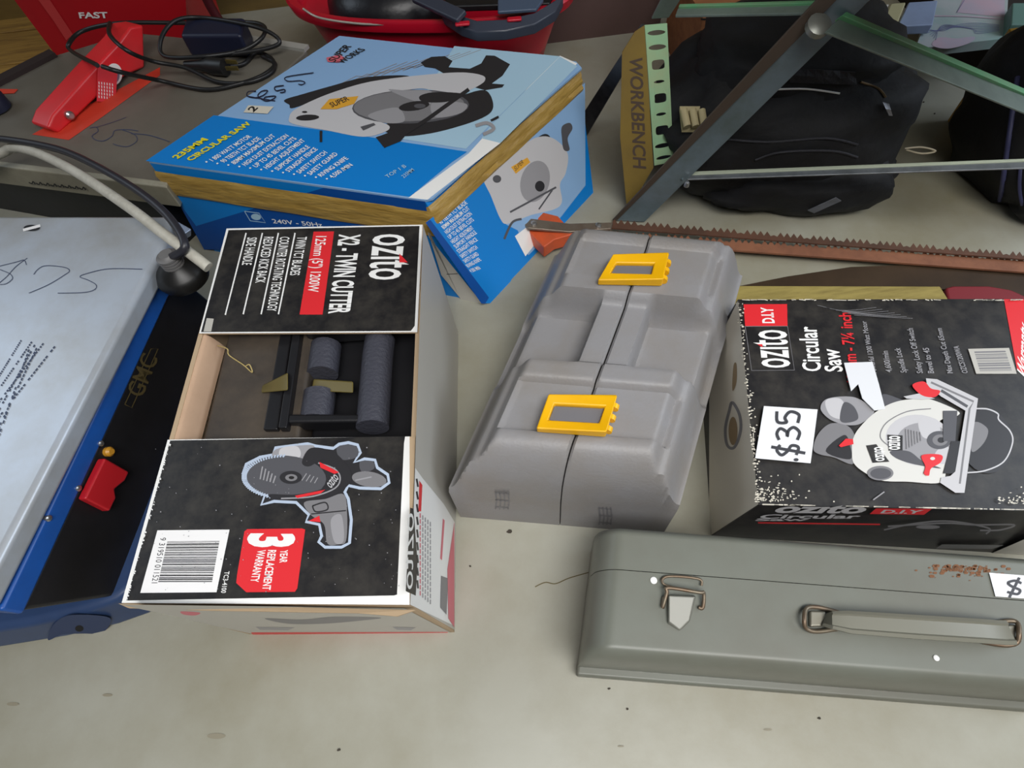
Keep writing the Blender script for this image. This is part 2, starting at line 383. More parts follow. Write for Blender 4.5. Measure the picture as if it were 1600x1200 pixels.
loop3 = [(160, 104, .10), (190, 113, .09), (250, 126, .01), (320, 140, .0), (370, 132, .0), (410, 118, .0), (430, 100, .0), (410, 88, .0)]
b.tube(spline([p(u, v, T2+0.006+z) for u, v, z in loop3], 8), 0.0045, 8)
b.build('cable', m_cord, pc, smooth=60)
b = MB(); q = [p(u, v, T2+.004) for u, v in ((300, 90), (392, 90), (398, 62), (308, 62))]; b.prism(q, (0, 0, 0.05)); b.build('adaptor', mat('navy_plastic', '#1d2136', 0.4), pc, bevel=0.008, seg=3)
b = MB(); b.tube([p(290, 101, T2+.02), p(318, 102, T2+.02), p(330, 103, T2+.02), p(352, 105, T2+.02), p(353, 105, T2+.02)], .01, 12, rs=[.008, .012, .018, .018, .004]); b.build('plug', m_cord, pc, smooth=40)
b = MB(); b.beam(p(353, 96, T2+.03), p(370, 97, T2+.03), .008, .003, ZUP); b.beam(p(353, 107, T2+.022), p(372, 107, T2+.022), .008, .003, ZUP); b.build('prongs', mat('brass', '#b6a56a', 0.3, 0.9), pc)

# thick pale cable and black lead that cross to the rubber plug
m_white = mat('pale_hose', '#c9c6ba', 0.5, col2='#9c988a', scale=20, amt=0.6, bump=0.3, bscale=150)
b = MB(); b.tube(spline([p(-40, 258, .2), p(5, 238, .22), p(22, 231, .235), p(60, 240, .25), p(120, 270, .262), p(200, 323, .275), p(255, 365, .272), p(300, 398, .262), p(326, 418, .25)], 8), 0.0085, 12)
tag(b.build('pale_cable', m_white, loc=p(200, 323, 0), smooth=60), 'thick off-white cable arching over the back corner of the blue table saw', 'cable')
pk = thing('rubber_plug', tuple(p(293, 438, .205)), 'black rubber plug with grey collar and long black lead, wedged beside the blue table saw', 'plug')
b = MB(); c = p(293, 438, .205)
b.lathe(c, [(.026, 0), (.037, .004), (.040, .014), (.034, .026), (.018, .036), (.014, .04)], 28); b.build('plug_body', mat('rubber', '#151515', 0.4), pk, smooth=50)
b = MB(); pr = []
for k in range(5): pr += [(.0165, .032+k*.005), (.0165, .035+k*.005), (.013, .036+k*.005)]
pr.append((.010, .060)); b.lathe(c, pr, 20); b.build('strain_collar', mat('grey_rubber', '#6d6c6c', 0.5), pk, smooth=50)
b = MB(); b.tube(spline([c+V((0, 0, .05)), p(289, 385, .28), p(266, 342, .285), p(225, 305, .285), p(170, 270, .28), p(110, 240, .27), p(60, 226, .26), p(0, 217, .25), p(-40, 216, .24)], 8), .0062, 10); b.build('lead', mat('slate_cord', '#2c2c33', 0.38), pk, smooth=60)
# ------------------------------------------------------------------ helper: carton walls
def quadP(c, s, t):  # bilinear in 4 corners (bl, br, tr, tl)
    return c[0].lerp(c[1], s).lerp(c[3].lerp(c[2], s), t)

# ------------------------------------------------------------------ blue circular saw carton
ZB = 0.21
tBL, tBR, tTR, tTL = p(232, 252, ZB), p(664, 313, ZB), p(904, 100, ZB), p(530, 56, ZB)
bBL, bBR = p(335, 392, 0), p(764, 474, 0); bTR = bBR+dz(tTR-tBR, 0)*.8; bTL = bBL+dz(tTL-tBL, 0)*.9
cb = thing('circular_saw_carton', tuple((bBL+bTR)/2), 'blue taped carton showing a large circular saw, priced 55 in marker', 'box')
ms, mi = inks('blue', 'deepblue', 'sky', 'white', 'black', 'dark', 'silver', 'grey', 'yellow', 'orange', 'red', 'marker', 'cream', 'steel', 'mid', 'paleblue', 'kraft', 'dirty')
zl = ZB-0.004
b = MB(); b.hexa([bBL, bBR, bTR, bTL], [q-V((0, 0, .004)) for q in (tBL, tBR, tTR, tTL)], mi['blue'])
# right side print
ps = Plane(bBR, bTR, tBR-V((0, 0, .004))); d = Print(b, ps, mi, (560, 120, 0.3)); d.base = .0015; d.k = 2
d.poly([(350, 760), (650, 530), (1060, 120), (1140, 80), (1140, 380), (1060, 640), (870, 940), (830, 985), (740, 1180), (660, 1180)], 'blue')
d.poly([(650, 530), (1180, 30), (1183, 565), (950, 865), (885, 930), (830, 800), (770, 770)], 'sky')
d.smooth([(740, 440), (850, 380), (960, 300), (1000, 320), (960, 360), (850, 420)], 'dark')
d.smooth([(650, 530), (690, 500), (780, 430), (880, 340), (960, 310), (1030, 330), (1090, 400), (1080, 500), (1050, 560), (1060, 650), (1020, 690), (900, 720), (780, 765), (740, 740), (690, 620)], 'silver')
d.ell(920, 545, 75, 110, 'mid', 15); d.ell(945, 570, 25, 28, 'dark'); d.smooth([(1060, 260), (1100, 240), (1115, 270), (1090, 320), (1100, 380), (1070, 380), (1060, 320)], 'steel')
d.poly([(795, 470), (880, 420), (895, 445), (820, 505)], 'orange'); d.text('SUPER', (818, 492), (862, 450), (810, 470), 'dark')
d.ell(722, 532, 22, 20, 'steel'); d.stroke([(790, 705), (1030, 575)], 10, 'steel', sm=False); d.stroke([(940, 690), (1010, 590)], 8, 'steel', sm=False)
d.poly([(815, 830), (880, 780), (930, 860), (870, 935)], 'white')
d.stroke([(760, 845), (800, 760), (850, 740)], 12, 'steel')
k0 = d.k
for j, L in enumerate((150, 190, 200, 210, 215, 180, 205, 190, 160, 150, 160, 120)):
    x, y = 405+j*16, 735+j*25; x2, y2 = 560+j*9-(215-L)*.3, 610+j*32+(215-L)*.3
    d.text(('1 800 WATT MOTOR', '90 TEETH TCT BLADE', '80MM MAXIMUM CUT', 'HIGH DUST EXTRACTION', 'UP TO 45 BEVEL CUTS', 'HEIGHT ADJUSTMENT', 'SUPPORT HANDLE', 'STRAIGHT FENCE', 'SAFETY SWITCH', 'SAFETY GUARD', 'RIVING KNIFE', '4 500 /MIN')[j], (x+8, y+10), (x2+8, y2+10), (x-8, y-6), 'white', 0.01, up=False)
d.k = k0+1
d.poly([(350, 760), (375, 745), (680, 1150), (660, 1182), (640, 1180)], 'deepblue')
# front print
pf = Plane(bBL, bBR, tBR); d = Print(b, pf, mi, (220, 30, 0.3)); d.base = .003; d.k = 2
d.poly([(80, 760), (1480, 950), (1490, 1000), (100, 800)], 'deepblue')
d.poly([(160, 890), (1430, 1040), (1450, 1200), (330, 1200)], 'deepblue')
d.stroke([(540, 1000), (615, 1010), (650, 1060), (570, 1050)], 4, 'paleblue', sm=False, closed=True); d.ell(600, 1030, 26, 16, 'paleblue', 10)
d.text('240V - 50Hz', (690, 1062), (950, 1082), (680, 1040), 'white', .01)
d.tr = (640, 340, 0.15); d.poly([(165, 60), (200, 200), (760, 900), (560, 910), (520, 830), (330, 600)], 'dirty')
d.stroke([(385, 590), (500, 585)], 7, 'dark', sm=False)
b.build('carton_body', ms, cb)
# top flap panel with print
b = MB(); b.prism([tBL, tBR, p(676, 310, ZB), p(895, 118, ZB), p(909, 106, ZB), p(900, 96, ZB), tTL], (0, 0, -.004), mi['sky'])
pt = Plane(tBL, tBR, tTR); d = Print(b, pt, mi, (220, 30, 0.3)); d.k = 1
d.poly([(380, 500), (26, 738), (1400, 925), (1620, 745), (1700, 690), (1000, 585)], 'blue')
d.tr = (440, 0, 0.3)
d.poly([(975, 798), (660, 1030), (760, 1040), (1140, 745), (1540, 330), (1450, 290), (1380, 350)], 'white')
d.poly([(1140, 745), (1540, 345), (1450, 295), (1090, 650), (1040, 720)], 'paleblue')
d.poly([(900, 240), (1450, 293), (960, 775), (600, 720)], 'paleblue')
for k in range(9):
    x = 300+k*55; d.stroke([(x, 440-k*12), (x+90, 395-k*10), (x+130, 400-k*10), (x+300, 330-k*9)], 3, 'mid', sm=False, up=(k == 0))
d.smooth([(15, 520), (110, 490), (250, 450), (420, 405), (600, 392), (660, 402), (480, 440), (300, 475), (70, 560), (40, 545)], 'dark')
d.poly([(725, 325), (780, 296), (850, 292), (890, 318), (870, 350), (980, 358), (1040, 330), (1065, 288), (1110, 290), (1190, 335), (1150, 395), (1095, 435), (1160, 440), (1150, 455), (1060, 470), (950, 440), (840, 380), (800, 356), (745, 348)], 'dark')
d.smooth([(900, 520), (960, 490), (1060, 470), (1100, 530), (1085, 590), (980, 640), (800, 690), (640, 710), (550, 690), (520, 655), (700, 600)], 'dark')
d.smooth([(40, 610), (70, 570), (180, 515), (300, 470), (440, 430), (600, 405), (830, 382), (960, 378), (1050, 395), (1055, 425), (1000, 460), (930, 488), (860, 490), (790, 470), (700, 462), (560, 500), (460, 600), (560, 655), (530, 690), (420, 712), (240, 680), (60, 645)], 'silver')
d.ell(672, 555, 305, 88, 'steel', -2); d.ell(664, 552, 290, 80, 'grey', -2); d.smooth([(640, 470), (780, 475), (760, 545), (560, 470)], 'mid'); d.smooth([(450, 600), (600, 560), (640, 630), (540, 640)], 'mid'); d.smooth([(790, 530), (960, 540), (930, 590), (800, 610)], 'mid')
d.smooth([(720, 500), (800, 480), (950, 490), (860, 530), (740, 530)], 'dark')
d.ell(690, 552, 80, 24, 'dark', -8); d.ell(720, 552, 30, 12, 'steel')
d.poly([(410, 660), (480, 640), (490, 650), (425, 680)], 'steel')
d.poly([(490, 715), (535, 770), (620, 735), (650, 700), (560, 690)], 'dark'); d.stroke([(560, 745), (760, 620), (975, 465)], 20, 'dark', sm=False)
d.stroke([(205, 680), (205, 740)], 14, 'dark', sm=False)
d.ell(135, 612, 60, 15, 'dark', -3); d.ell(120, 583, 14, 5, 'dark')
d.poly([(202, 568), (248, 516), (400, 500), (378, 540), (285, 568)], 'orange'); d.text('SUPER', (262, 560), (355, 520), (245, 538), 'dark', .02)
d.poly([(232, 300), (300, 285), (330, 300), (300, 325), (240, 322)], 'pink'); d.text('SUPER', (275, 325), (365, 240), (240, 312), 'black', .02); d.text('WORKS', (318, 330), (438, 258), (284, 320), 'black', .02)
d.stroke([(1010, 655), (1070, 640), (1105, 670), (1050, 700)], 18, 'mid'); d.stroke([(1090, 628), (1130, 608)], 12, 'dark', sm=False)
d.tr = (220, 30, 0.3)
d.poly([(560, 448), (692, 455), (660, 492), (535, 485)], 'cream'); d.text('2', (585, 485), (612, 462), (552, 470), 'black', .03)
d.stroke([(600, 375), (560, 378), (555, 400), (600, 408), (640, 395), (660, 372), (630, 375), (610, 400), (650, 425), (690, 415), (700, 400), (650, 405), (640, 420)], 6, 'marker'); d.stroke([(550, 400), (700, 425)], 5, 'marker', sm=False)
d.stroke([(745, 345), (700, 352), (705, 372), (745, 365), (750, 378), (725, 382)], 6, 'marker'); d.stroke([(900, 278), (760, 300), (765, 322), (830, 320), (855, 330), (840, 340), (820, 338)], 5, 'marker')
d.text('235MM', (190, 728), (352, 626), (158, 718), 'yellow', .035); d.text('CIRCULAR SAW', (262, 738), (580, 542), (232, 728), 'yellow', .035)
k0 = d.k+1
BL = ['1 800 WATT MOTOR', '90 TEETH TCT BLADE', '80MM MAXIMUM CUT', 'HIGH DUST EXTRACTION', 'UP TO 45 BEVEL CUTS', 'HEIGHT ADJUSTMENT', 'SUPPORT HANDLE', 'STRAIGHT FENCE', 'SAFETY SWITCH', 'SAFETY GUARD', 'RIVING KNIFE', '4,500 /MIN']
EN = [(572, 606), (620, 617), (695, 603), (765, 603), (805, 617), (850, 627), (875, 660), (915, 672), (965, 690), (1020, 697), (1075, 720), (1098, 755)]
for j in range(12):
    x, y = 362+j*56.5, 733+j*8; d.k = k0
    d.text(BL[j], (x+14, y+8), (EN[j][0]+8, EN[j][1]+6), (x-8, y-4), 'white', 0.015, up=False)
    d.ell(342+j*57, 743+j*8, 6, 4, 'white', n=8)
d.k = k0; d.text('TOP 1 B', (1285, 828), (1385, 768), (1270, 815), 'paleblue', .01, up=False); d.text('235MM', (1370, 828), (1425, 788), (1355, 815), 'paleblue', .01, up=False)
b.build('top_flap', ms, cb, bevel=0.001)
# parcel tape round the rim (slightly crumpled band)
m_tape = mat('parcel_tape', '#b3934e', 0.28, col2='#8a6a2c', scale=14, amt=0.7, bump=0.5, bscale=30, spec=0.6, stretch=(1, 1, 6))
fn = (bBR-bBL).cross(ZUP).normalized(); fn = fn if fn.y < 0 else -fn
sn = (bTR-bBR).cross(ZUP).normalized(); sn = sn if sn.x > 0 else -sn
b = MB(); vs = []; fs = []; N = 60; R = 6; rnd = random.Random(3)
cor = [tBL, tBR, tTR]; fl_ = [bBL, bBR, bTR]
for i in range(N+1):
    t = i/N*2; k = min(1, int(t)); u = t-k
    T0 = cor[k].lerp(cor[k+1], u); B0 = fl_[k].lerp(fl_[k+1], u); n = fn if k == 0 else sn
    if abs(t-1) < .02: n = (fn+sn).normalized()
    for j in range(R+1):
        f = (0.07+0.245*j/R) if k == 0 else (0.03+0.15*j/R); q = (T0-V((0, 0, .004))).lerp(B0, f)
        vs.append(q+n*(0.0022+0.0045*abs(math.sin(j*1.3+math.sin(i*.35)*1.2))*(1 if 0 < j < R else .2)))
for i in range(N):
    for j in range(R): fs.append([i*(R+1)+j, (i+1)*(R+1)+j, (i+1)*(R+1)+j+1, i*(R+1)+j+1])
b.add(vs, fs); b.build('parcel_tape', m_tape, cb, smooth=60, recalc=False)

# ------------------------------------------------------------------ twin cutter carton (open in the middle)
ZT = 0.25
tBL, tBR, tTR, tTL = p(190, 942, ZT), p(640, 945, ZT), p(661, 351, ZT), p(354, 357, ZT)
bBL, bBR, bTR = p(400, 992, 0), p(710, 988, 0), p(716, 520, 0); bTL = dz(tTL, 0)+V((0.01, -.01, 0))
bBL = dz(tBL, 0)+V((.02, -.006, 0))
tc = thing('twin_cutter_carton', tuple((bBL+bTR)/2), 'black and white twin cutter carton with torn open middle and barcode', 'box')
ms, mi = inks('card', 'black', 'white', 'red', 'dark', 'steel', 'grey', 'mid', 'silver', 'glow', 'label', 'dirty', 'pink', 'kraft')
tops = [tBL, tBR, tTR, tTL]; bots = [bBL, bBR, bTR, bTL]; th = 0.004
cenT = sum(tops, V())/4
def inn(q): 
    d_ = V((cenT.x-q.x, 0, 0)).normalized()*0.006+V((0, cenT.y-q.y, 0)).normalized()*0.006; return q+d_
b = MB()
for a, c in ((0, 1), (1, 2), (2, 3), (3, 0)):
    hi = [tops[a]-V((0, 0, .003)), tops[c]-V((0, 0, .003)), inn(tops[c])-V((0, 0, .003)), inn(tops[a])-V((0, 0, .003))]
    lo = [bots[a], bots[c], inn(bots[c]), inn(bots[a])]
    b.hexa(lo, hi, mi['card'])
b.prism([q+V((0, 0, .001)) for q in bots], (0, 0, .004), mi['kraft'])
# front face (white print)
pf = Plane(bBL, bBR, tBR); d = Print(b, pf, mi, (160, 660, 0.3625)); d.k = 1
d.poly([(75, 785), (1300, 800), (1500, 905), (640, 910), (460, 872), (350, 845)], 'dirty')
d.poly([(640, 905), (1490, 903), (1480, 925), (660, 930)], 'red'); d.smooth([(340, 815), (420, 820), (400, 832), (350, 828)], 'pink')
d.smooth([(700, 845), (860, 850), (1000, 838), (1200, 842), (1100, 856), (950, 868), (800, 868)], 'grey'); d.poly([(660, 882), (830, 884), (800, 896), (680, 894)], 'mid'); d.poly([(1250, 882), (1350, 884), (1330, 896), (1270, 894)], 'mid')
# right face
pr = Plane(bBR, bTR, tBR); d = Print(b, pr, mi, (600, 680, 0.2833)); d.k = 1
tz = lambda q, f: q.lerp(q, 1)
b.poly([pr.at(641, 944, .0003), pr.at(661, 353, .0003), pr.at(716, 520, .0003), pr.at(712, 985, .0003)], mi['dirty'])
d.k = 2; d.poly([(172, 180), (215, 240), (330, 380), (390, 480), (385, 1050), (280, 1000), (145, 935)], 'white')
d.poly([(145, 400), (163, 405), (185, 700), (175, 885), (120, 860)], 'black'); d.text('OZITO', (165, 430), (158, 850), (138, 430), 'white', .0)
d.poly([(195, 250), (212, 275), (205, 420), (190, 420)], 'red')
for j in range(9): d.stroke([(180+j*.5, 240+j*70), (188, 285+j*70)], 10, 'dark', sm=False, up=(j == 0))
for j in range(5):
    for k in range(14): d.stroke([(200+j*14, 430+k*33+j*12), (200+j*14, 455+k*33+j*12)], 6, 'pink' if j < 1 else 'mid', sm=False, up=(j+k == 0))
d.poly([(325, 460), (335, 470), (320, 690), (310, 680)], 'pink'); d.poly([(315, 775), (355, 790), (345, 990), (310, 950)], 'grey')
d.poly([(350, 740), (388, 480), (388, 1060), (355, 1010)], 'pink')
b.build('carton_walls', ms, tc)
# two top panels
pt = Plane(tBL, tBR, tTR)
def panel(pix, draw, name):
    b = MB(); b.prism([pt.at(u, v) for u, v in pix], (0, 0, -.003), mi['card']); d = Print(b, pt, mi); d.k = 1; draw(d); return b.build(name, ms, tc)
def art_back(d):
    d.poly([(354, 357), (660, 351), (652, 519), (311, 521)], 'white'); d.poly([(357, 359.5), (655.5, 353), (648, 509), (642, 517), (314, 519)], 'black')
    d.poly([(323, 497), (334, 498), (330, 518), (318, 518)], 'dirty')
    d.text('OZITO', (585, 366), (577, 437), (622, 366), 'white', .012); d.poly([(624, 396), (637, 410), (624, 410)], 'red')
    d.text('X2 - TWIN CUTTER', (531, 366), (514, 490), (564, 366), 'white', .03)
    d.poly([(490, 362), (522, 361.5), (504, 491.5), (468, 491.5)], 'red'); d.text('125mm (5") 1200W', (494, 369), (481, 456), (511, 369), 'white', .01)
    k = d.k+1
    for t, a, e, tp, l in (('TWIN TCT BLADES', (465, 370), (453, 430), (480, 370), ((461, 364), (435, 491))), ('COUNTER ROTATING TECHNOLOGY', (438, 370), (417, 486), (453, 370), ((435, 364), (408, 491))),
                           ('REDUCED KICK BACK', (413, 370), (399, 442), (428, 370), ((410, 364), (380, 491))), ('SIDE HANDLE', (387, 371), (378, 414), (402, 371), ((384.5, 364), (352, 492)))):
        d.k = k; d.text(t, a, e, tp, 'white', .012, up=False); d.stroke(l, 2.2, 'white', sm=False, up=False)
panel([(354, 357), (661, 351), (652, 519), (311, 521)], art_back, 'rear_top_panel')
def art_front(d):
    d.poly([(262, 687), (640, 682), (640, 945), (190, 942)], 'white'); d.tr = (160, 660, 0.3625)
    d.poly([(292, 78), (1305, 60), (1300, 90), (1270, 742), (1257, 746), (103, 768)], 'black')
    d.poly([(237, 465), (548, 462), (492, 732), (163, 735)], 'label'); d.bars([(280, 513), (505, 511), (472, 690), (240, 690)], 30, 'black', 4)
    d.text('9 319510 011521', (250, 497), (212, 693), (275, 497), 'black', .0); d.text('TC3-4100', (527, 642), (511, 735), (548, 642), 'white', .01)
    d.poly([(612, 470), (625, 460), (860, 457), (874, 462), (840, 715), (830, 730), (620, 732), (577, 692), (580, 660)], 'red')
    d.text('3', (640, 478), (638, 538), (832, 478), 'white', .05); d.text('YEAR', (768, 550), (764, 605), (800, 550), 'white', .02); d.text('REPLACEMENT', (715, 550), (690, 722), (750, 550), 'white', .02); d.text('WARRANTY', (670, 550), (638, 688), (705, 550), 'white', .02)
    out = [(605, 225), (620, 180), (680, 150), (735, 140), (745, 110), (885, 92), (920, 102), (995, 112), (1020, 94), (1060, 87), (1100, 97), (1112, 130), (1085, 172), (1130, 157), (1175, 162), (1185, 195), (1230, 225), (1236, 260), (1200, 286), (1110, 283), (1060, 272), (1045, 300), (1060, 330), (1073, 420), (1065, 520), (1030, 538), (960, 538), (932, 515), (945, 490), (935, 440), (877, 428), (890, 398), (835, 345), (740, 340), (685, 355), (705, 300), (640, 275)]
    d.poly(out, 'dark'); d.stroke(out, 13, 'glow', sm=False, closed=True)
    d.smooth([(750, 115), (885, 97), (915, 110), (890, 150), (745, 160)], 'mid'); d.smooth([(770, 112), (840, 104), (850, 150), (770, 152)], 'silver')
    d.smooth([(1010, 110), (1060, 95), (1100, 110), (1095, 150), (1030, 160)], 'steel'); d.smooth([(1110, 170), (1165, 168), (1170, 200), (1120, 215)], 'steel'); d.ell(1150, 245, 75, 33, 'grey', 8); d.stroke([(1090, 250), (1160, 235)], 6, 'mid')
    d.ell(790, 235, 175, 92, 'steel', 4)
    for k in range(40):
        a = math.radians(100+k*170/40); d.stroke([(790+168*math.cos(a), 235+86*math.sin(a)), (790+190*math.cos(a+.06), 235+97*math.sin(a+.06))], 7, 'glow', sm=False, up=(k == 0))
    d.smooth([(900, 110), (1000, 130), (1070, 210), (1060, 270), (960, 325), (760, 335), (720, 310), (840, 310), (960, 280), (1000, 220), (960, 160), (890, 190), (860, 170)], 'dark')
    d.stroke([(930, 175), (1000, 200), (1025, 240), (1000, 285), (900, 320), (770, 328)], 6, 'mid')
    d.poly([(935, 170), (1020, 215), (1000, 222), (940, 195)], 'red'); d.poly([(830, 316), (960, 290), (940, 306), (840, 326)], 'red')
    d.text('OZITO', (985, 285), (1020, 240), (970, 270), 'silver', .01)
    d.ell(812, 237, 48, 28, 'dark'); d.ell(814, 238, 26, 15, 'grey'); d.ell(815, 238, 12, 7, 'black')
    for k in range(5): d.stroke([(690+k*14, 190+k*10), (680+k*14, 245+k*4)], 6, 'mid', sm=False, up=(k == 0))
    for k in range(4): d.stroke([(880+k*16, 220+k*6), (860+k*18, 250+k*4)], 4, 'mid', sm=False, up=False)
    d.smooth([(870, 345), (960, 330), (1040, 310), (1055, 400), (1050, 510), (1020, 525), (970, 522), (955, 440), (900, 400)], 'grey'); d.smooth([(985, 420), (1030, 400), (1040, 510), (1000, 515)], 'mid'); d.stroke([(905, 360), (960, 345), (970, 375), (920, 385), (905, 360)], 6, 'dark'); d.stroke([(900, 395), (1050, 380)], 5, 'dark')
    d.poly([(888, 425), (935, 402), (940, 430)], 'red')
    d.k += 1; rnd = random.Random(5)
    for _ in range(110):
        x, y = rnd.uniform(220, 1290), rnd.uniform(85, 730); r = rnd.uniform(1.2, 3.2); d.poly([(x, y-r), (x+r, y), (x, y+r), (x-r, y)], 'mid', up=False)
    for _ in range(70):
        t = rnd.random(); x, y = 292+(103-292)*t+rnd.uniform(-3, 6), 78+(766-78)*t; r = rnd.uniform(2, 5); d.poly([(x, y-r), (x+r, y), (x, y+r), (x-r, y)], 'white', up=False)
panel([(262, 687), (649, 682), (640, 945), (190, 942)], art_front, 'front_top_panel')
# loose torn cardboard edge under the front panel
b = MB(); q = [p(185, 943, ZT-.004), p(650, 953, ZT-.004), p(620, 963, ZT-.012), p(560, 958, ZT-.012), p(330, 954, ZT-.012), p(200, 950, ZT-.01)]
b.prism(q, (0, 0, -.003)); b.build('torn_edge', mat('print_card', '#b9a183', .85), tc)
# side flap folded in on the left
b = MB(); vs = []; fs = []
for i in range(7):
    for j in range(6):
        f = i/6; q = pt.at(311-49*f, 521+166*f); t = j/5
        vs.append(V((q.x+0.004+0.014*t, q.y, ZT-0.004-0.034*t**1.4+0.006*math.sin(t*3.1))))
for i in range(6):
    for j in range(5): fs.append([i*6+j, (i+1)*6+j, (i+1)*6+j+1, i*6+j+1])
b.add(vs, fs); b.build('side_flap', mat('flap_board', '#c9a88c', 0.85, col2='#a98a70', scale=10, amt=.4), tc, smooth=60)

# black case inside the carton
kc = thing('tool_case', tuple(dz((bBL+bTR)/2, .006)), 'dusty black plastic tool case with handle, inside the open twin cutter carton', 'case')
m_kc = mat('dusty_black', '#3b3530', 0.55, col2='#5a4f42', scale=9, amt=0.8, bump=0.1, bscale=120)
m_kd = mat('black_shell', '#1b1b1e', 0.38, bump=0.05)
zc = 0.226
def c4(z, s0, s1, t0, t1):
    o = [dz(q, z) for q in (tBL+V((.03, .02, 0)), tBR+V((-.012, .02, 0)), tTR+V((-.012, -.02, 0)), tTL+V((.026, -.02, 0)))]
    return [quadP(o, s, t) for s, t in ((s0, t0), (s1, t0), (s1, t1), (s0, t1))]
b = MB(); b.hexa(c4(.008, 0, .47, 0, 1), c4(zc, 0, .47, 0, 1)); b.build('lid_shell', m_kc, kc, bevel=.006)
b = MB(); b.hexa(c4(.008, .475, 1, 0, 1), c4(zc-.03, .475, 1, 0, 1)); b.build('base_shell', m_kd, kc, bevel=.006)
pz = lambda u, v, z: p(u, v, z)
b = MB()
b.prism([pz(478, 521, zc-.03), pz(490, 521, zc-.03), pz(468, 690, zc-.03), pz(455, 690, zc-.03)], (0, 0, .042)); b.prism([pz(458, 521, zc-.03), pz(474, 521, zc-.03), pz(452, 690, zc-.03), pz(430, 690, zc-.03)], (0, 0, .037)); b.build('rim', m_kd, kc, bevel=.002)
m_grip = mat('charcoal_grip', '#3f404a', 0.5, bump=0.35, bscale=220)
b = MB(); zg = zc-.004
b.tube([pz(594, 530, zg), pz(590, 560, zg), pz(582, 668, zg)], .02, 20, rs=[.021, .021, .021]); b.build('handle', m_grip, kc, smooth=50)
for q in ([(487, 528), (610, 520), (610, 530), (487, 540)], [(462, 660), (600, 660), (600, 672), (460, 674)]):
    b = MB(); b.prism([pz(u, v, zg-.012) for u, v in q], (0, 0, .026)); b.build('handle_bracket', m_kd, kc, bevel=.004)
for a, c in (((510, 540), (504, 585)), ((500, 615), (494, 658))):
    b = MB(); b.tube([pz(*a, zc-.01), pz(*c, zc-.01)], .021, 18); b.build('grip_pad', m_grip, kc, smooth=50)
m_clip = mat('olive_clip', '#6a5f34', 0.35)
for q in ([(490, 592), (552, 596), (552, 614), (486, 611)], [(410, 602), (450, 582), (450, 610), (408, 614)]):
    b = MB(); zz = zc-.012 if q[0][0] > 480 else zc
    b.hexa([pz(u, v, zz-.01) for u, v in q], [pz(q[0][0], q[0][1], zz+.004), pz(q[1][0], q[1][1], zz+.022), pz(q[2][0], q[2][1], zz+.022), pz(q[3][0], q[3][1], zz+.004)]); b.build('latch', m_clip, kc, bevel=.002)
b = MB(); b.tube(spline([pz(340, 540, zc+.003), pz(355, 545, zc+.012), pz(358, 555, zc+.006), pz(380, 570, zc+.004), pz(394, 582, zc+.004), pz(390, 570, zc+.012), pz(384, 572, zc+.01)], 6), .0008, 6)
tag(b.build('straw_thread', mat('straw', '#b9a46a', .7), loc=pz(370, 560, zc)), 'curled straw coloured thread lying on the dusty black case', 'thread')

# ------------------------------------------------------------------ DIY circular saw carton
ZD = 0.17
tTL, tBL = p(1153, 468, ZD), p(1186, 789, ZD); dirx = p(1600, 467, ZD)-tTL; tTR = tTL+dirx*1.16; tBR = tBL+(p(1600, 798, ZD)-tBL)*1.2
bBL = p(1112, 838, 0); bBR = p(1562, 864, 0); bBR = bBL+(bBR-bBL)*1.12; bTL = dz(tTL, 0)+V((-.02, 0, 0)); bTR = dz(tTR, 0)
dc = thing('diy_saw_carton', tuple((bBL+bTR)/2), 'black circular saw carton with white 35 price tag beside the grey case', 'box')
ms, mi = inks('black', 'white', 'red', 'dark', 'steel', 'grey', 'mid', 'silver', 'label', 'dirty', 'cream', 'pale', 'kraft')
b = MB(); b.hexa([bBL, bBR, bTR, bTL], [tBL, tBR, tTR, tTL], mi['black'])
pl = Plane(bBL, bTL, tBL); d = Print(b, pl, mi, (1100, 420, 0.3167)); d.k = 1
b.poly([pl.at(*q, .0003) for q in ((1185, 788), (1153, 470), (1108, 560), (1108, 838))], mi['cream'])
d.k = 2; d.stroke([(140, 660), (175, 720), (180, 800), (150, 880), (115, 870), (105, 790), (125, 700)], 14, 'grey', closed=True); d.ell(143, 800, 22, 70, 'kraft')
d.smooth([(145, 480), (160, 470), (160, 560), (140, 600)], 'kraft')
pf = Plane(bBL, bBR, tBL); d = Print(b, pf, mi, (1100, 700, 0.3125)); d.k = 2
d.text('OZITO', (340, 322), (790, 326), (370, 300), 'silver', .04); d.poly([(860, 302), (1140, 304), (1100, 334), (828, 330)], 'red'); d.text('D.I.Y', (880, 326), (1080, 328), (900, 309), 'silver', .03)
d.text('Circular', (270, 352), (770, 352), (295, 332), 'silver', .03); d.text('Saw', (255, 364), (520, 364), (265, 352), 'silver', .03)
d.stroke([(270, 374), (880, 382)], 7, 'red', sm=False)
d.stroke([(900, 410), (1050, 378), (1230, 366), (1420, 400), (1410, 430)], 8, 'grey'); d.stroke([(920, 392), (1200, 376), (1350, 384), (1550, 384), (1480, 410), (1380, 412)], 8, 'grey'); d.ell(1120, 395, 60, 10, 'grey')
d.poly([(1190, 482), (1500, 486), (1440, 505), (1160, 502)], 'grey'); d.poly([(1500, 500), (1640, 440), (1700, 440), (1700, 545), (1430, 530)], 'dirty')
b2 = b
pt = Plane(tBL, tBR, tTL); d = Print(b, pt, mi, (1100, 420, 0.3167)); d.k = 1
d.poly([(1480, 150), (1950, 150), (1950, 800), (1640, 560), (1600, 545), (1545, 500)], 'red'); d.text('Warranty', (1590, 560), (1600, 300), (1545, 500), 'white', .02)
d.poly([(195, 175), (410, 174), (412, 283), (203, 284)], 'red'); d.text('D.I.Y', (347, 268), (338, 190), (288, 268), 'white', .03)
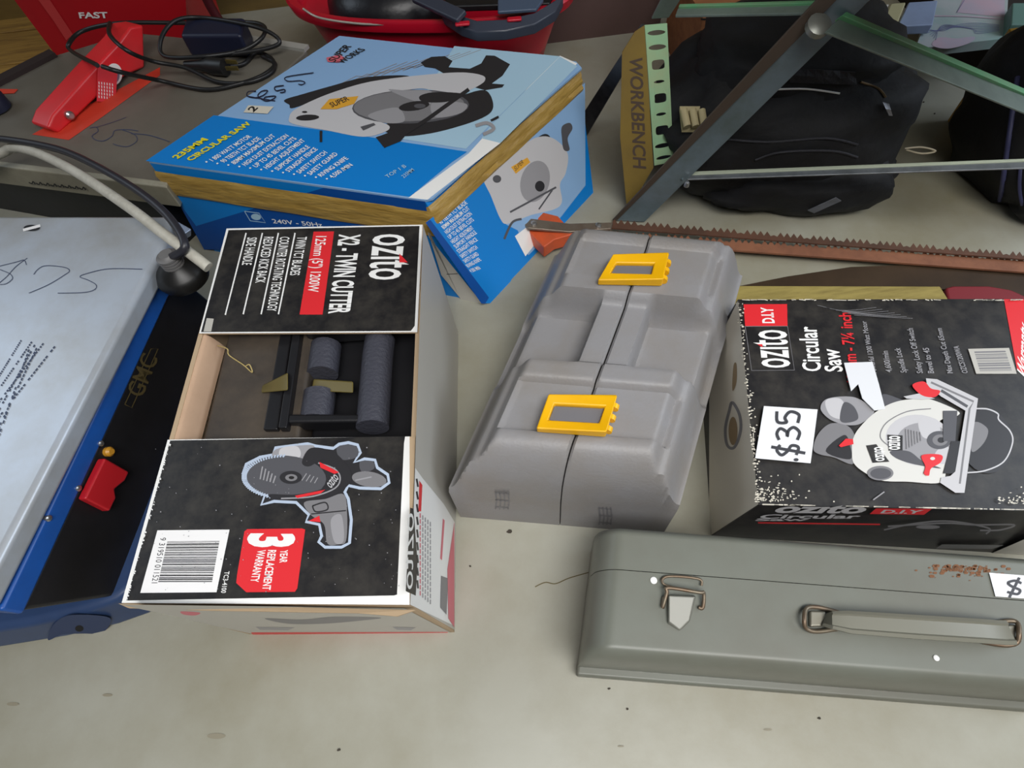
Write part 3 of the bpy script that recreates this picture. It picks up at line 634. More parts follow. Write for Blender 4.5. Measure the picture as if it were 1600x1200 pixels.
d.stroke([(203, 284), (235, 502), (446, 500), (412, 283)], 3, 'grey', sm=False, closed=True)
d.text('OZITO', (422, 488), (402, 302), (318, 488), 'white', .012); d.poly([(290, 388), (262, 372), (288, 372)], 'red')
d.text('Circular', (577, 505), (552, 285), (487, 505), 'white', .02); d.text('Saw', (684, 507), (662, 395), (597, 507), 'white', .02)
d.text('185mm - 7¼ inch', (765, 560), (722, 215), (705, 560), 'red', .02)
for t, a, e, w_ in (('Powerful 1200 Watt Motor', (852, 515), (800, 258), 26), ('4,600/min', (927, 510), (906, 405), 30), ('Spindle Lock', (1000, 512), (967, 390), 30), ('Safety Lock Off Switch', (1080, 515), (1030, 293), 30), ('Bevel to 45', (1135, 515), (1108, 390), 30), ('Max Depth Cut 65mm', (1228, 515), (1172, 293), 28), ('OZCS1200WA', (1302, 515), (1256, 380), 28)):
    d.text(t, a, e, (a[0]-w_, a[1]), 'mid', .012)
d.poly([(1303, 395), (1505, 390), (1543, 518), (1343, 518)], 'dirty'); d.bars([(1333, 408), (1487, 404), (1520, 505), (1362, 508)], 12, 'grey', 9)
# the pictured saw
d.ell(1395, 850, 128, 160, 'dark', -8); d.stroke([(1345, 690), (1400, 692), (1450, 715), (1455, 745), (1510, 800), (1522, 860), (1480, 950), (1390, 995), (1300, 1006)], 7, 'silver')
d.smooth([(1330, 760), (1400, 790), (1380, 860), (1320, 900)], 'grey')
d.smooth([(540, 890), (560, 820), (620, 765), (700, 770), (745, 830), (740, 960), (640, 930), (570, 915)], 'grey'); d.smooth([(600, 900), (690, 820), (720, 870), (720, 940)], 'dark')
d.smooth([(575, 690), (600, 645), (680, 630), (760, 640), (840, 700), (780, 760), (720, 772), (660, 760), (610, 735)], 'mid'); d.smooth([(600, 650), (670, 640), (700, 690), (680, 740), (620, 720)], 'silver'); d.smooth([(690, 660), (740, 680), (760, 740), (700, 760), (670, 740)], 'steel')
d.smooth([(880, 620), (960, 640), (1010, 668), (960, 690), (900, 700)], 'steel')
d.smooth([(735, 840), (770, 780), (850, 705), (950, 655), (1080, 640), (1150, 655), (1250, 700), (1250, 725), (1160, 760), (1250, 900), (1200, 985), (1165, 1055), (1000, 1050), (880, 1045), (800, 1010), (740, 960), (730, 900)], 'pale')
d.ell(1060, 845, 165, 125, 'silver', 8); d.ell(1090, 860, 140, 100, 'mid', 8); d.smooth([(1060, 740), (1150, 745), (1160, 830), (1080, 830)], 'silver'); d.smooth([(1170, 880), (1260, 900), (1230, 960), (1130, 950)], 'silver')
d.stroke([(920, 880), (870, 830), (900, 760), (1000, 705), (1120, 690)], 5, 'grey'); d.smooth([(920, 900), (1010, 900), (1080, 950), (1170, 985), (1040, 965), (950, 935)], 'steel')
d.ell(1160, 845, 60, 45, 'steel'); d.ell(1165, 845, 38, 28, 'grey'); d.ell(1170, 845, 18, 14, 'dark')
d.ell(870, 1008, 65, 36, 'grey'); d.ell(872, 1010, 52, 27, 'steel')
d.poly([(800, 872), (850, 865), (915, 952), (832, 957)], 'black'); d.text('OZITO', (850, 950), (840, 880), (882, 948), 'white', .02)
d.poly([(905, 818), (980, 822), (980, 895), (912, 897)], 'black'); d.text('OZITO', (965, 893), (965, 824), (925, 893), 'white', .02)
for k in range(6): d.stroke([(995+k*14, 790+k*3), (1000+k*14, 890-k*8)], 4, 'grey', sm=False, up=(k == 0))
d.poly([(1180, 700), (1250, 700), (1240, 850), (1180, 850)], 'steel'); d.poly([(1220, 850), (1290, 850), (1250, 1010), (1180, 1010)], 'dark')
d.poly([(1095, 540), (1150, 545), (1352, 640), (1345, 690), (1300, 1000), (1285, 1105), (1240, 1105), (1165, 1055), (1170, 1030), (1215, 1022), (1240, 1000), (1290, 700), (1170, 630), (1100, 575)], 'silver')
d.stroke([(1120, 560), (1330, 655), (1310, 690), (1262, 1060)], 10, 'grey', sm=False); d.stroke([(1170, 600), (1300, 680)], 14, 'steel', sm=False)
d.poly([(985, 630), (1060, 615), (1140, 640), (1080, 645), (1000, 640)], 'silver')
d.smooth([(1030, 570), (1085, 556), (1120, 590), (1165, 602), (1140, 632), (1085, 628), (1045, 600)], 'red')
d.smooth([(1075, 920), (1170, 918), (1168, 955), (1120, 985), (1110, 1020), (1085, 1010), (1092, 975)], 'red'); d.ell(1128, 936, 12, 8, 'pale')
d.poly([(665, 872), (700, 838), (735, 840), (738, 865), (675, 880)], 'red')
rnd = random.Random(11); d.k += 1
for _ in range(330):
    if rnd.random() < .55: t = rnd.random(); x, y = 160+t*105+abs(rnd.gauss(0, 14)), 160+t*990
    else: x, y = 255+abs(rnd.gauss(0, 110)), 1150-abs(rnd.gauss(0, 55))
    if rnd.random() < .2: x, y = rnd.uniform(1450, 1700), 1160-abs(rnd.gauss(0, 25))
    r, r2 = rnd.uniform(2, 9), rnd.uniform(2, 6); d.poly([(x, y-r2), (x+r, y), (x, y+r2*.8), (x-r, y)], 'cream', up=False)
d.k += 1; rnd = random.Random(4)
for k in range(60):
    x = rnd.uniform(160, 1700); d.stroke([(x, 153+rnd.uniform(-2, 3)), (x+rnd.uniform(6, 40), 153+rnd.uniform(-2, 3))], rnd.uniform(2, 5), 'cream', sm=False, up=False)
    x = rnd.uniform(260, 1700); y = 1162+(x-270)*.02; d.stroke([(x, y), (x+rnd.uniform(10, 60), y+1)], rnd.uniform(2, 7), 'cream', sm=False, up=False)
for k in range(7): d.stroke([(560+k*30, 180+k*8), (700+k*40, 205+k*6), (850+k*30, 190+k*9)], 2, 'grey', up=False)
d.stroke([(835, 1140), (890, 1100)], 6, 'mid', sm=False, up=False)
b.build('carton_body', ms, dc, bevel=0.002)
b = MB(); b.prism([pt.at(1100+.3167*x, 420+.3167*y, .004) for x, y in ((690, 465), (830, 460), (862, 570), (893, 692), (840, 700), (780, 640), (760, 570), (725, 605))], pt.n*.0006); b.build('white_tape', mat('white_tape', '#e4e6ea', .35), dc)
b = MB(); q = [pt.at(1100+.3167*x, 420+.3167*y, .0055) for x, y in ((295, 678), (560, 695), (525, 960), (252, 935))]; b.prism(q, pt.n*.0006)
d = Print(b, Plane(*[a+pt.n*.0006 for a in q[:3]]), {'i': 1}, (1100, 420, .3167)); d.k = 1
d.glyphs('$35', (360, 925), (0, -62), (112, 0), 1.3, 15, 'i'); d.ell(455, 942, 12, 8, 'i')
b.build('price_tag', [mat('tag_white', '#eef0f4', .4), mat('marker_black', '#3c3d42', .5)], dc)
# ------------------------------------------------------------------ grey tool case with yellow latches (centre)
def sstep(a, c, x):
    t = max(0.0, min(1.0, (x-a)/(c-a))); return t*t*(3-2*t)
def field(q4, hf, ts, ss):
    """solid with top surface hf(s,t) over quad q4 = (near-left, near-right, far-right, far-left)"""
    vs = []; fs = []; nt, ns = len(ts), len(ss)
    for s_ in ss:
        for t_ in ts:
            xy = quadP(q4, t_, s_); vs.append(V((xy.x, xy.y, hf(s_, t_))))
    n0 = len(vs)
    for s_ in ss:
        for t_ in ts:
            xy = quadP(q4, t_, s_); vs.append(V((xy.x, xy.y, 0.001)))
    for i in range(ns-1):
        for j in range(nt-1):
            a = [i*nt+j, i*nt+j+1, (i+1)*nt+j+1, (i+1)*nt+j]; fs.append(a); 
    ring = [j for j in range(nt)] + [i*nt+nt-1 for i in range(1, ns)] + [(ns-1)*nt+j for j in range(nt-2, -1, -1)] + [i*nt for i in range(ns-2, 0, -1)]
    for k in range(len(ring)):
        a, c = ring[k], ring[(k+1) % len(ring)]; fs.append([c, a, a+n0, c+n0])
    fs.append([r+n0 for r in ring][::-1])
    used = sorted({i for f in fs for i in f}); mp = {i: k for k, i in enumerate(used)}
    return [vs[i] for i in used], [[mp[i] for i in f] for f in fs]
m_case = mat('grey_case_plastic', '#8b8a8c', 0.48, col2='#80776a', scale=7, amt=0.55, bump=0.12, bscale=260)
nl, nr, fr_, fl_ = p(716, 812, 0), p(1036, 838, 0), p(1168, 500, 0), p(905, 455, 0)
gc = thing('grey_tool_case', tuple((nl+fr_)/2), 'grey plastic tool case with two yellow latches, standing upright in the centre', 'case')
ZC = 0.225
fr_ = dz(p(1168, 412, 0.15), 0); fl_ = dz(p(868, 380, 0.15), 0); nl = p(720, 808, 0); nr = p(1036, 834, 0)
q4 = [nl, nr, fr_, fl_]
def case_h(s, t):
    ed = min(t, 1-t)                 # distance to a long side
    en = min(s*1.5, (1-s)*1.5)
    # corners of the blocks are cut in plan
    blk = 1-sstep(.36, .395, s)*(1-sstep(.62, .655, s))      # 1 on the blocks, 0 in the recess
    side = sstep(0.0, 0.13, ed); shoulder = 0.125+0.075*side
    z_block = shoulder+0.025*sstep(.13, .2, ed)
    z_block = min(z_block, 0.115+0.11*math.sqrt(max(0, 1-(1-en/.15)**2)) if en < .15 else 9)
    z_rec = 0.118+0.048*sstep(0.02, 0.10, ed)
    rid = sstep(.365, .395, t)*(1-sstep(.60, .63, t)); z_rec += 0.042*rid*1.0
    z = z_rec+(z_block-z_rec)*blk
    # sunken latch seats
    for c in (.215, .81):
        st = sstep(c-.10, c-.085, s)*(1-sstep(c+.075, c+.09, s))*sstep(.17, .2, t)*(1-sstep(.84, .87, t)); z -= 0.010*st*blk
    cut = (ed+en*1.0)                # chamfer plan corners
    if cut < .08: z = min(z, 0.12+cut*1.0)
    return max(z, .02)
seam = .497
import bisect
ss = sorted(set([i/110 for i in range(111)]))
tl = [i/48*seam for i in range(49)]; tr_ = [seam+.006+i/48*(1-seam-.006) for i in range(49)]
for nm, ts in (('left_shell', tl), ('right_shell', tr_)):
    b = MB(); b.add(*field(q4, lambda s, t: case_h(s, t) - (0.004 if abs(t-seam-.003) < .004 else 0), ts, ss)); b.build(nm, m_case, gc, smooth=35)
m_yel = mat('yellow_latch', '#f2b705', 0.38, col2='#d99b10', scale=15, amt=.4)
m_cg = mat('latch_grey', '#6f6e72', 0.5)
for out, inn_ in (([(957, 405), (1043, 406), (1034, 448), (933, 446)], [(962, 418), (1020, 419), (1016, 435), (953, 433)]),
                  ([(857, 622), (963, 626), (946, 684), (838, 676)], [(866, 637), (944, 641), (935, 666), (857, 661)])):
    zl = 0.226
    lp = thing  # keep namespace tidy
    o = [p(u, v, zl) for u, v in out]; c0 = o[0]; X = (o[1]-o[0]); Y = (o[3]-o[0])
    hz = [p(u, v, zl) for u, v in inn_]
    b = MB(); 
    oi = o; hi_ = [q+ZUP*(.012 if k in (0, 3) else .017) for k, q in enumerate(o)]; ih = [q+ZUP*.010 for q in hz]; il = [q for q in hz]
    vs = o+hi_+ih+il; fs = []
    for k in range(4):
        n = (k+1) % 4; fs += [[k, n, 4+n, 4+k], [4+k, 4+n, 8+n, 8+k], [8+k, 8+n, 12+n, 12+k], [12+k, 12+n, n, k]]
    b.add(vs, fs)
    la = b.build('latch', m_yel, gc, bevel=.0025)
    b = MB(); b.prism([q-ZUP*.012 for q in hz], ZUP*.017); b.build('latch_catch', m_cg, la, bevel=.001)
    b = MB(); e0, e1 = o[1], o[2]
    for k in range(3): b.tube([e0.lerp(e1, .18+.3*k)+ZUP*.006, e0.lerp(e1, .30+.3*k)+ZUP*.006], .006, 10)
    b.build('latch_hinge', m_yel, la, smooth=40)
# moulded marks on the near end
pe = Plane(dz(nl, 0), dz(nr, 0), dz(nl, .1))
for u, v, w_ in ((774, 768, 26), (936, 792, 24)):
    b = MB(); d = Print(b, pe, {'m': 0}); d.k = 2
    for k in range(4): d.stroke([(u+k*w_/4, v), (u+k*w_/4+2, v+16), (u+k*w_/4, v+28)], 2.2, 'm', sm=False, up=False)
    for k in range(3): d.stroke([(u, v+2+k*11), (u+w_*.8, v+4+k*11)], 2.0, 'm', sm=False, up=False)
    b.build('moulded_mark', mat('mark_grey', '#77767a', .5), gc)

# ------------------------------------------------------------------ grey-green metal toolbox at the front right
m_tb = mat('grey_green_metal', '#6f7269', 0.42, 0.0, col2='#625f54', scale=4, amt=0.7, bump=0.05, bscale=40)
ZX = 0.16
c0, c1, c2, c3 = p(906, 1036, ZX*.6), p(1700, 1098, ZX*.6), p(1700, 894, ZX*.6), p(930, 834, ZX*.6)
q4 = [dz(q, 0) for q in (c0, c1, c2, c3)]
tb = thing('metal_toolbox', tuple(sum(q4, V())/4), 'long grey-green metal toolbox with wire catch and carry handle, nearest the camera', 'toolbox')
def tb_h(s, t):
    e = min(t*4.0, (1-t)*4.0); f = min(s, 1-s)
    def rnd_(x, r): return 1 if x > r else math.sqrt(max(0, 1-((r-x)/r)**2))
    return max(.02, ZX-.05*(1-rnd_(e, .22))-.05*(1-rnd_(f, .10))-.0)
tsx = [i/150 for i in range(151)]
for nm, ss in (('front_shell', [i/40*.625 for i in range(41)]), ('lid_shell', [.631+i/30*.369 for i in range(31)])):
    b = MB(); b.add(*field(q4, tb_h, tsx, ss))
    if nm == 'lid_shell':
        rnd = random.Random(8)
        for _ in range(90):
            u, v, r = rnd.gauss(1505, 28), 884+abs(rnd.gauss(0, 9)), rnd.uniform(.6, 3); b.poly([p(u+r*1.6*math.cos(a), v+r*math.sin(a), ZX+.0005) for a in (0, 1, 2.2, 3.3, 4.3, 5.4)], 1)
    b.build(nm, [m_tb, mat('rust_spots', '#7a5236', .8)], tb, smooth=40)
b = MB(); q = [dz(x, 0) for x in (q4[0]+V((-.004, -.010, 0)), q4[1]+V((0, -.010, 0)), q4[1]+V((0, .03, 0)), q4[0]+V((0.01, .03, 0)))]; b.prism(q, (0, 0, .03)); b.build('bottom_lip', m_tb, tb, bevel=.004)
m_rust = mat('rusty_wire', '#7d7464', .45, .6, col2='#6a4a34', scale=30, amt=.8)
m_wire = mat('grey_wire', '#8a877b', .4, .6)
P = lambda x, y, z=0.0: p(880+x*.45, 760+y*.45, ZX+z)
b = MB(); b.tube(spline([P(350, 385, .004), P(345, 420, .004), P(360, 370, .01), P(365, 352, .012), P(470, 368, .012), P(488, 372, .01), P(485, 420, .004), P(470, 420, .003)], 6), .0022, 8)
b.tube(spline([P(385, 352, .003), P(350, 340, .004), P(345, 322, .004), P(370, 312, .004), P(440, 316, .004), P(478, 325, .004), P(480, 345, .003)], 6), .0016, 8)
wc = b.build('wire_catch', m_rust, tb, smooth=60)
b = MB(); q = [P(362, 375), P(462, 380), P(440, 470), P(405, 505), (P(360, 478))]; b.hexa([a for a in q], [P(366, 378, .012), P(458, 382, .012), P(440, 466, .006), P(405, 500, .003), P(366, 470, .006)]); b.build('hasp', mat('hasp_metal', '#77776f', .4, .1), wc, bevel=.002)
hd = MB(); sp = [P(905, 462, .006), P(930, 465, .016), P(990, 472, .02), P(1200, 487, .022), P(1450, 503, .02), P(1520, 508, .014), P(1550, 508, .006)]
for i in range(len(sp)-1):
    pass
wd = [.008, .009, .0115, .012, .012, .012, .012]
vs = []; fs = []
for i, (q, w_) in enumerate(zip(sp, wd)):
    d_ = (sp[min(i+1, 6)]-sp[max(i-1, 0)]); n = V((-d_.y, d_.x, 0)).normalized()
    for k, (a, h) in enumerate(((-1, 0), (-1, .003), (-.7, .005), (-.55, .003), (.55, .003), (.7, .005), (1, .003), (1, 0))): vs.append(q+n*a*w_+ZUP*h)
for i in range(6):
    for k in range(8): fs.append([i*8+k, i*8+(k+1) % 8, (i+1)*8+(k+1) % 8, (i+1)*8+k])
fs += [list(range(8)), [48+k for k in range(8)]]
hd.add(vs, fs); hb = hd.build('handle', mat('handle_metal', '#77766a', .4, .05), tb, smooth=35)
for x in (845, 1575):
    b = MB(); sgn = 1 if x < 1000 else -1
    y0 = 462 if x < 1000 else 510
    b.tube(spline([P(x+110*sgn, y0-25, .003), P(x+40*sgn, y0-42, .004), P(x, y0-38, .006), P(x-8*sgn, y0, .01), P(x, y0+32, .006), P(x+40*sgn, y0+42, .004), P(x+120*sgn, y0+30, .003)], 6), .0024, 8); b.build('wire_ring', m_rust, hb, smooth=60)
    b = MB(); b.prism([P(x+5*sgn, y0-28), P(x+60*sgn, y0-26), P(x+60*sgn, y0+26), P(x+5*sgn, y0+28)], (0, 0, .006)); b.build('bracket', m_wire, hb, bevel=.002)
b = MB(); q = [P(1478, 300, .001), P(1760, 322, .001), P(1760, 402, .001), P(1500, 382, .001)]; b.prism(q, (0, 0, .0006))
d = Print(b, Plane(*[a+ZUP*.0006 for a in q[:3]]), {'i': 1}, (880, 760, .45)); d.k = 1
d.glyphs('$35', (1540, 325), (58, 5), (-4, 48), 1.3, 9, 'i')
b.build('price_tag', [mat('tag_white', '#eef0f4', .4), mat('marker_black', '#3c3d42', .5)], tb)
for x, y, r in ((314, 327, .004), (1294, 596, .003)):
    b = MB(); knob(b, P(x, y, 0), ZUP, r, .002); b.build('rivet', mat('print_white', '#f2f2f0', .42), tb, smooth=40)

# ------------------------------------------------------------------ red bucket behind the blue carton
ZR = 0.22
m_red = mat('red_bucket', '#c5122c', 0.33, col2='#a60f26', scale=5, amt=.5)
a0, a1 = p(452, -28, ZR), p(905, -33, ZR); cB = (a0+a1)/2; rx = (a1-a0).length/2; ry = cB.y-p(680, 31, ZR).y
rotB = math.atan2((a1-a0).y, (a1-a0).x)
cB.y += 0.0
bk_ = thing('red_bucket', (cB.x, cB.y, 0), 'red plastic bucket holding black gear, behind the blue carton', 'bucket')
b = MB(); ey = ry/rx
b.lathe((cB.x, cB.y, 0), [(rx*.70, 0), (rx*.72, .004), (rx*.88, ZR-.03), (rx*.89, ZR-.028), (rx*.98, ZR-.026), (rx, ZR-.006), (rx*.985, ZR), (rx*.93, ZR-.002), (rx*.90, ZR-.03), (rx*.72, .02)], 64, 1, ey, 0, rotB, 2.6)
b.build('pail', m_red, bk_, smooth=50)
b = MB(); b.tube(spline([p(474, 14, ZR+.012), p(500, 28, ZR+.006), p(560, 37, ZR-.006), p(610, 38, ZR-.008), p(657, 36, ZR-.006)], 8), .0025, 8); b.build('wire_bail', mat('pale_wire', '#c7bdb2', .35, .5), bk_, smooth=60)
m_bin = mat('black_bag', '#15151a', .35, bump=.6, bscale=18)
b = MB(); b.lathe((cB.x-.11, cB.y, ZR-.06), [(.02, -.14), (.11, -.13), (.14, -.02), (.13, .04), (.09, .075), (.03, .085)], 28, 1.1, .75, 0, rotB)
tag(b.build('black_sack', m_bin, loc=(cB.x-.11, cB.y, ZR-.06), smooth=60), 'crumpled black plastic sack stuffed in the red bucket', 'bag')
wr = thing('mop_wringer', (cB.x+.16, cB.y, ZR-.02), 'dark slate mop wringer hooked over the right of the red bucket', 'wringer')
m_sl = mat('slate_plastic', '#3a3f4c', .38)
b = MB(); arc = [(690, 22), (720, 42), (745, 50), (790, 48), (835, 38), (868, 18), (880, -4)]
hi = [p(u, v-18, ZR+.022) for u, v in arc]; lo = [p(u, v, ZR+.012) for u, v in arc]; lo2 = [q-ZUP*.02-V((0, .0, 0)) for q in lo]; hi2 = [q+V((0, .012, -.02)) for q in hi]
vs = []; fs = []
for i in range(len(arc)): vs += [hi2[i], hi[i], lo[i], lo2[i]]
for i in range(len(arc)-1):
    for k in range(4): fs.append([i*4+k, i*4+(k+1) % 4, (i+1)*4+(k+1) % 4, (i+1)*4+k])
fs += [[0, 1, 2, 3], [24, 25, 26, 27]]
b.add(vs, fs); b.build('rim_band', m_sl, wr, smooth=40, bevel=.002)
for u, v in ((722, 38), (803, 31)):
    b = MB(); b.beam(p(u-11, v, ZR+.021), p(u+12, v-2, ZR+.021), .014, .006, V((0, 1, 0))); b.build('red_slot', m_red, wr, bevel=.003)
b = MB(); b.beam(p(650, -6, ZR+.03), p(722, 27, ZR+.03), .03, .012, V((0, 1, .2))); b.build('lever', m_sl, wr, bevel=.004)
b = MB(); b.prism([p(u, v, ZR-.01) for u, v in ((700, 20), (860, 15), (870, -20), (690, -20))], (0, 0, .014)); b.build('basket', m_blk, wr, bevel=.004)
b = MB(); b.prism([p(u, v, ZR+.012) for u, v in ((778, 24), (838, 20), (850, 4), (778, 5))], (0, 0, .008)); b.build('plate', mat('slate_blue', '#4b5a70', .35), wr, bevel=.003)

# ------------------------------------------------------------------ FAST: red container at the back left
fc = V((-0.78, 1.66, 0))
m_fr = mat('red_container', '#b5141f', .4, col2='#98101b', scale=4, amt=.5)
YF = p(150, 60, T2).y+0.10
def onY(u, v, y):
    r = ray(u, v); return V((0, 0, H))+r*(y/r.y)
A = [onY(u, v, YF) for u, v in ((96, 98), (292, 33), (288, -40), (12, -14))]
rc = thing('red_container', (A[0].x+.2, YF+.1, 0), 'large red plastic container lettered FAST, at the back left', 'container')
A2_ = [V((A[0].x+.02, YF, 0)), V((A[1].x-.02, YF, 0))]
b = MB(); fpts = [A2_[0], A2_[1], V((A[1].x, YF, A[1].z)), A[2], A[3], A[0]]
b.prism(fpts, (0.02, .22, 0)); 
d = Print(b, Plane(V((0, YF, 0)), V((1, YF, 0)), V((0, YF, 1))), {'w': 1, 'r': 2}, (0, 0, .15)); d.base = .0015; d.k = 1
d.poly([(400, 0), (520, 0), (760, 360), (690, 420), (560, 220)], 'r'); d.k += 3
d.text('FAST', (830, 190), (1130, 186), (815, 128), 'w', .03)
b.build('body', [m_fr, mat('print_white', '#f2f2f0', .42), mat('rib_red', '#c93f40', .4)], rc, bevel=.02, seg=3)
b = MB(); b.tube(spline([onY(322, -4, YF-.02), onY(330, 12, YF-.02), onY(340, 28, YF-.02), onY(352, 44, YF-.02)], 4), .012, 10)
for k in range(10):
    pass
b.build('dark_hose', mat('dark_red', '#4a1018', .5), rc, smooth=60)

# wooden pallet boards at left back
m_wood = mat('pale_timber', '#a57f38', .7, col2='#6a4a1e', scale=6, amt=.8, stretch=(1.2, 9, 1), bump=.2)
wp = thing('timber_pallet', tuple(p(30, 80, 0)), 'weathered timber pallet boards at the back left corner', 'pallet')
for (v0, v1) in ((-30, 42), (46, 92), (96, 150)):
    b = MB(); q = [p(-120, v1+25, .06), p(130, v1-8, .06), p(130, v0-8, .06), p(-120, v0+20, .06)]; b.prism(q, (0, 0, -.02)); b.build('board', m_wood, wp, bevel=.003)
b = MB(); 
for u in (-80, 20, 110): b.beam(p(u, 130, .02)+V((0, 0, 0)), p(u, -10, .02), .05, .04, V((1, 0, 0)))
b.build('bearer', m_wood, wp)
cap = MB(); c = p(-2, 172, T2); cap.lathe(c, [(.02, 0), (.03, .004), (.03, .03), (.024, .038), (.01, .04)], 20); tag(cap.build('plug_end', mat('navy_plastic', '#1d2136', .4), loc=c, smooth=50), 'dark navy plug end on the grey saw table at the left edge', 'plug')
b = MB(); b.prism([p(-20, 148, T2+.001), p(22, 146, T2+.001), p(28, 140, T2+.001), p(-20, 139, T2+.001)], (0, 0, .001)); tag(b.build('orange_strip', mat('orange_insert', '#d8432e', .5), loc=p(0, 144, T2)), 'narrow orange strip on the left edge of the grey saw table', 'strip')

# ------------------------------------------------------------------ folding workbench
wb = thing('folding_workbench', tuple(p(1000, 345, 0)), 'green metal folding workbench frame leaning over the black bag', 'workbench')
m_leg = mat('worn_blue_steel', '#70808a', .4, .15, col2='#56625e', scale=9, amt=.9)
m_grn = mat('green_paint', '#66a878', .45, col2='#88947a', scale=14, amt=.7)
m_grd = mat('green_grey', '#728078', .45, .1, col2='#5c6864', scale=12, amt=.9)
m_brn = mat('brown_edge', '#4c4138', .6)
f0, f1 = p(985, 345, .004), p(1322, -8, .46)
sdir = ray(1000, 300).cross(f1-f0).normalized()
def plate(px0, px1, z0, z1, th, name, m):           # strip between two pixel edges
    (a, b_), (c, d_) = px0, px1
    q = [p(*a, z0), p(*b_, z1), p(*d_, z1), p(*c, z0)]; n = (q[1]-q[0]).cross(q[3]-q[0]).normalized()
    if n.dot(V((0, 0, H))-q[0]) < 0: n = -n
    bb = MB(); bb.prism(q, -n*th); return bb.build(name, m, wb, bevel=.001)
plate(((963, 345), (1321, -14)), ((1007, 347), (1374, -14)), .004, .46, .003, 'leg', m_leg)
plate(((957, 345), (1290, -14)), ((964, 345), (1322, -14)), .008, .464, .004, 'leg_flange', m_brn)
plate(((1046, 263), (1070, 266)), ((1036, 278), (1066, 280)), .1, .13, .004, 'joint_plate', m_leg)
plate(((1316, 24), (1610, 150)), ((1290, 50), (1610, 180)), .43, .26, .003, 'brace', m_grd)
plate(((1323, 18), (1610, 142)), ((1316, 24), (1610, 150)), .436, .266, .012, 'brace_edge', m_grn)
plate(((1048, 269), (1615, 247)), ((1048, 274), (1615, 251)), .125, .2, .01, 'tie_bar_edge', mat('pale_green_grey', '#a9b09c', .45))
plate(((1048, 274), (1615, 251)), ((1050, 281), (1615, 262)), .123, .198, .003, 'tie_bar', mat('grey_zinc', '#80858a', .4, .5, col2='#5d6266', scale=30, amt=.8))
plate(((1060, 10), (1275, 4)), ((1055, 24), (1265, 20)), .36, .42, .004, 'cross_bar', m_grd)
plate(((1062, 6), (1278, 0)), ((1060, 10), (1275, 4)), .364, .424, .008, 'cross_bar_edge', m_grn)
plate(((1018, 30), (1040, -14)), ((1045, 28), (1072, -14)), .35, .40, .004, 'strut', m_grd)
plate(((893, 205), (1000, 40)), ((915, 215), (1015, 45)), .0, .33, .006, 'rear_leg', mat('dull_silver', '#56565a', .4, .6, col2='#2a2a2e', scale=16, amt=.9))
# perforated strip
S4 = [p(1022, 258, .10), p(1052, 252, .10), p(1042, 36, .345), p(1007, 39, .345)]
W_, Hh = 1.0, 6.0
def el(cx, cy, rx_, ry_, k=16, sq=2.0): return [(cx+rx_*math.copysign(abs(math.cos(a))**(2/sq), math.cos(a)), cy+ry_*math.copysign(abs(math.sin(a))**(2/sq), math.sin(a))) for a in [2*math.pi*i/k for i in range(k)]]
holes = []
for (y, rx_, ry_, sq) in ((48, .40, .10, 2), (66, .40, .11, 2), (89, .30, .20, 4), (113, .25, .07, 2), (138, .30, .21, 4), (164, .25, .08, 2), (192, .32, .22, 4), (221, .42, .12, 2), (245, .40, .10, 2)):
    f = (258-y)/(258-38); f = f*(1-.12*(1-f)); holes.append(el(.5, f*Hh, rx_, ry_, 20, sq))
me2 = curve2d([[(0, 0), (W_, 0), (W_, Hh), (0, Hh)]]+holes)
b = MB(); b.mesh2d(me2, lambda x, y: quadP(S4, x, y/Hh)); o = b.build('perforated_strip', mat('pale_green', '#9fc9a0', .45, col2='#b3b78c', scale=18, amt=.6), wb)
sm = o.modifiers.new('thick', 'SOLIDIFY'); sm.thickness = .002
Yp = [p(1020, 262, .10), p(1007, 40, .345), p(972, 75, .32), p(968, 215, .16), p(980, 328, .02)]
b = MB(); b.poly(Yp); 
pY = Plane(Yp[0], Yp[1], Yp[3])
b = MB(); Yq = [pY.at(1021, 262), pY.at(1007, 40), pY.at(992, 50), pY.at(972, 82), pY.at(969, 215), pY.at(980, 332)]; b.prism(Yq, -pY.n*.003)
d = Print(b, pY, {'i': 1}); d.k = 2; d.text('WORKBENCH', (984, 88), (990, 262), (1004, 90), 'i', .02)
b.build('name_panel', [mat('mustard_panel', '#8a7337', .55, col2='#6e5a34', scale=8, amt=.6), mat('faded_print', '#54463c', .6)], wb)
b = MB(); knob(b, p(1278, 41, .425), ZUP+V((0, -.5, 0)), .016, .008); b.build('rivet', mat('dull_rivet', '#8d8f88', .4, .6), wb, smooth=40)
for u, v, z in ((1086, 214, .19), (1073, 288, .125)):
    b = MB(); knob(b, p(u, v, z), ZUP, .005, .006); b.build('bolt', m_screw, wb, smooth=40)
b = MB(); 
for k in range(3): b.tube([p(1068+k*14, 172, .215), p(1074+k*13, 198, .20)], .007, 10)
b.prism([p(1062, 166, .21), p(1106, 166, .21), p(1098, 202, .19), p(1066, 202, .19)], (0, 0, -.006))
b.build('ribbed_grip', mat('beige_plastic', '#a89c76', .5), wb, smooth=40)

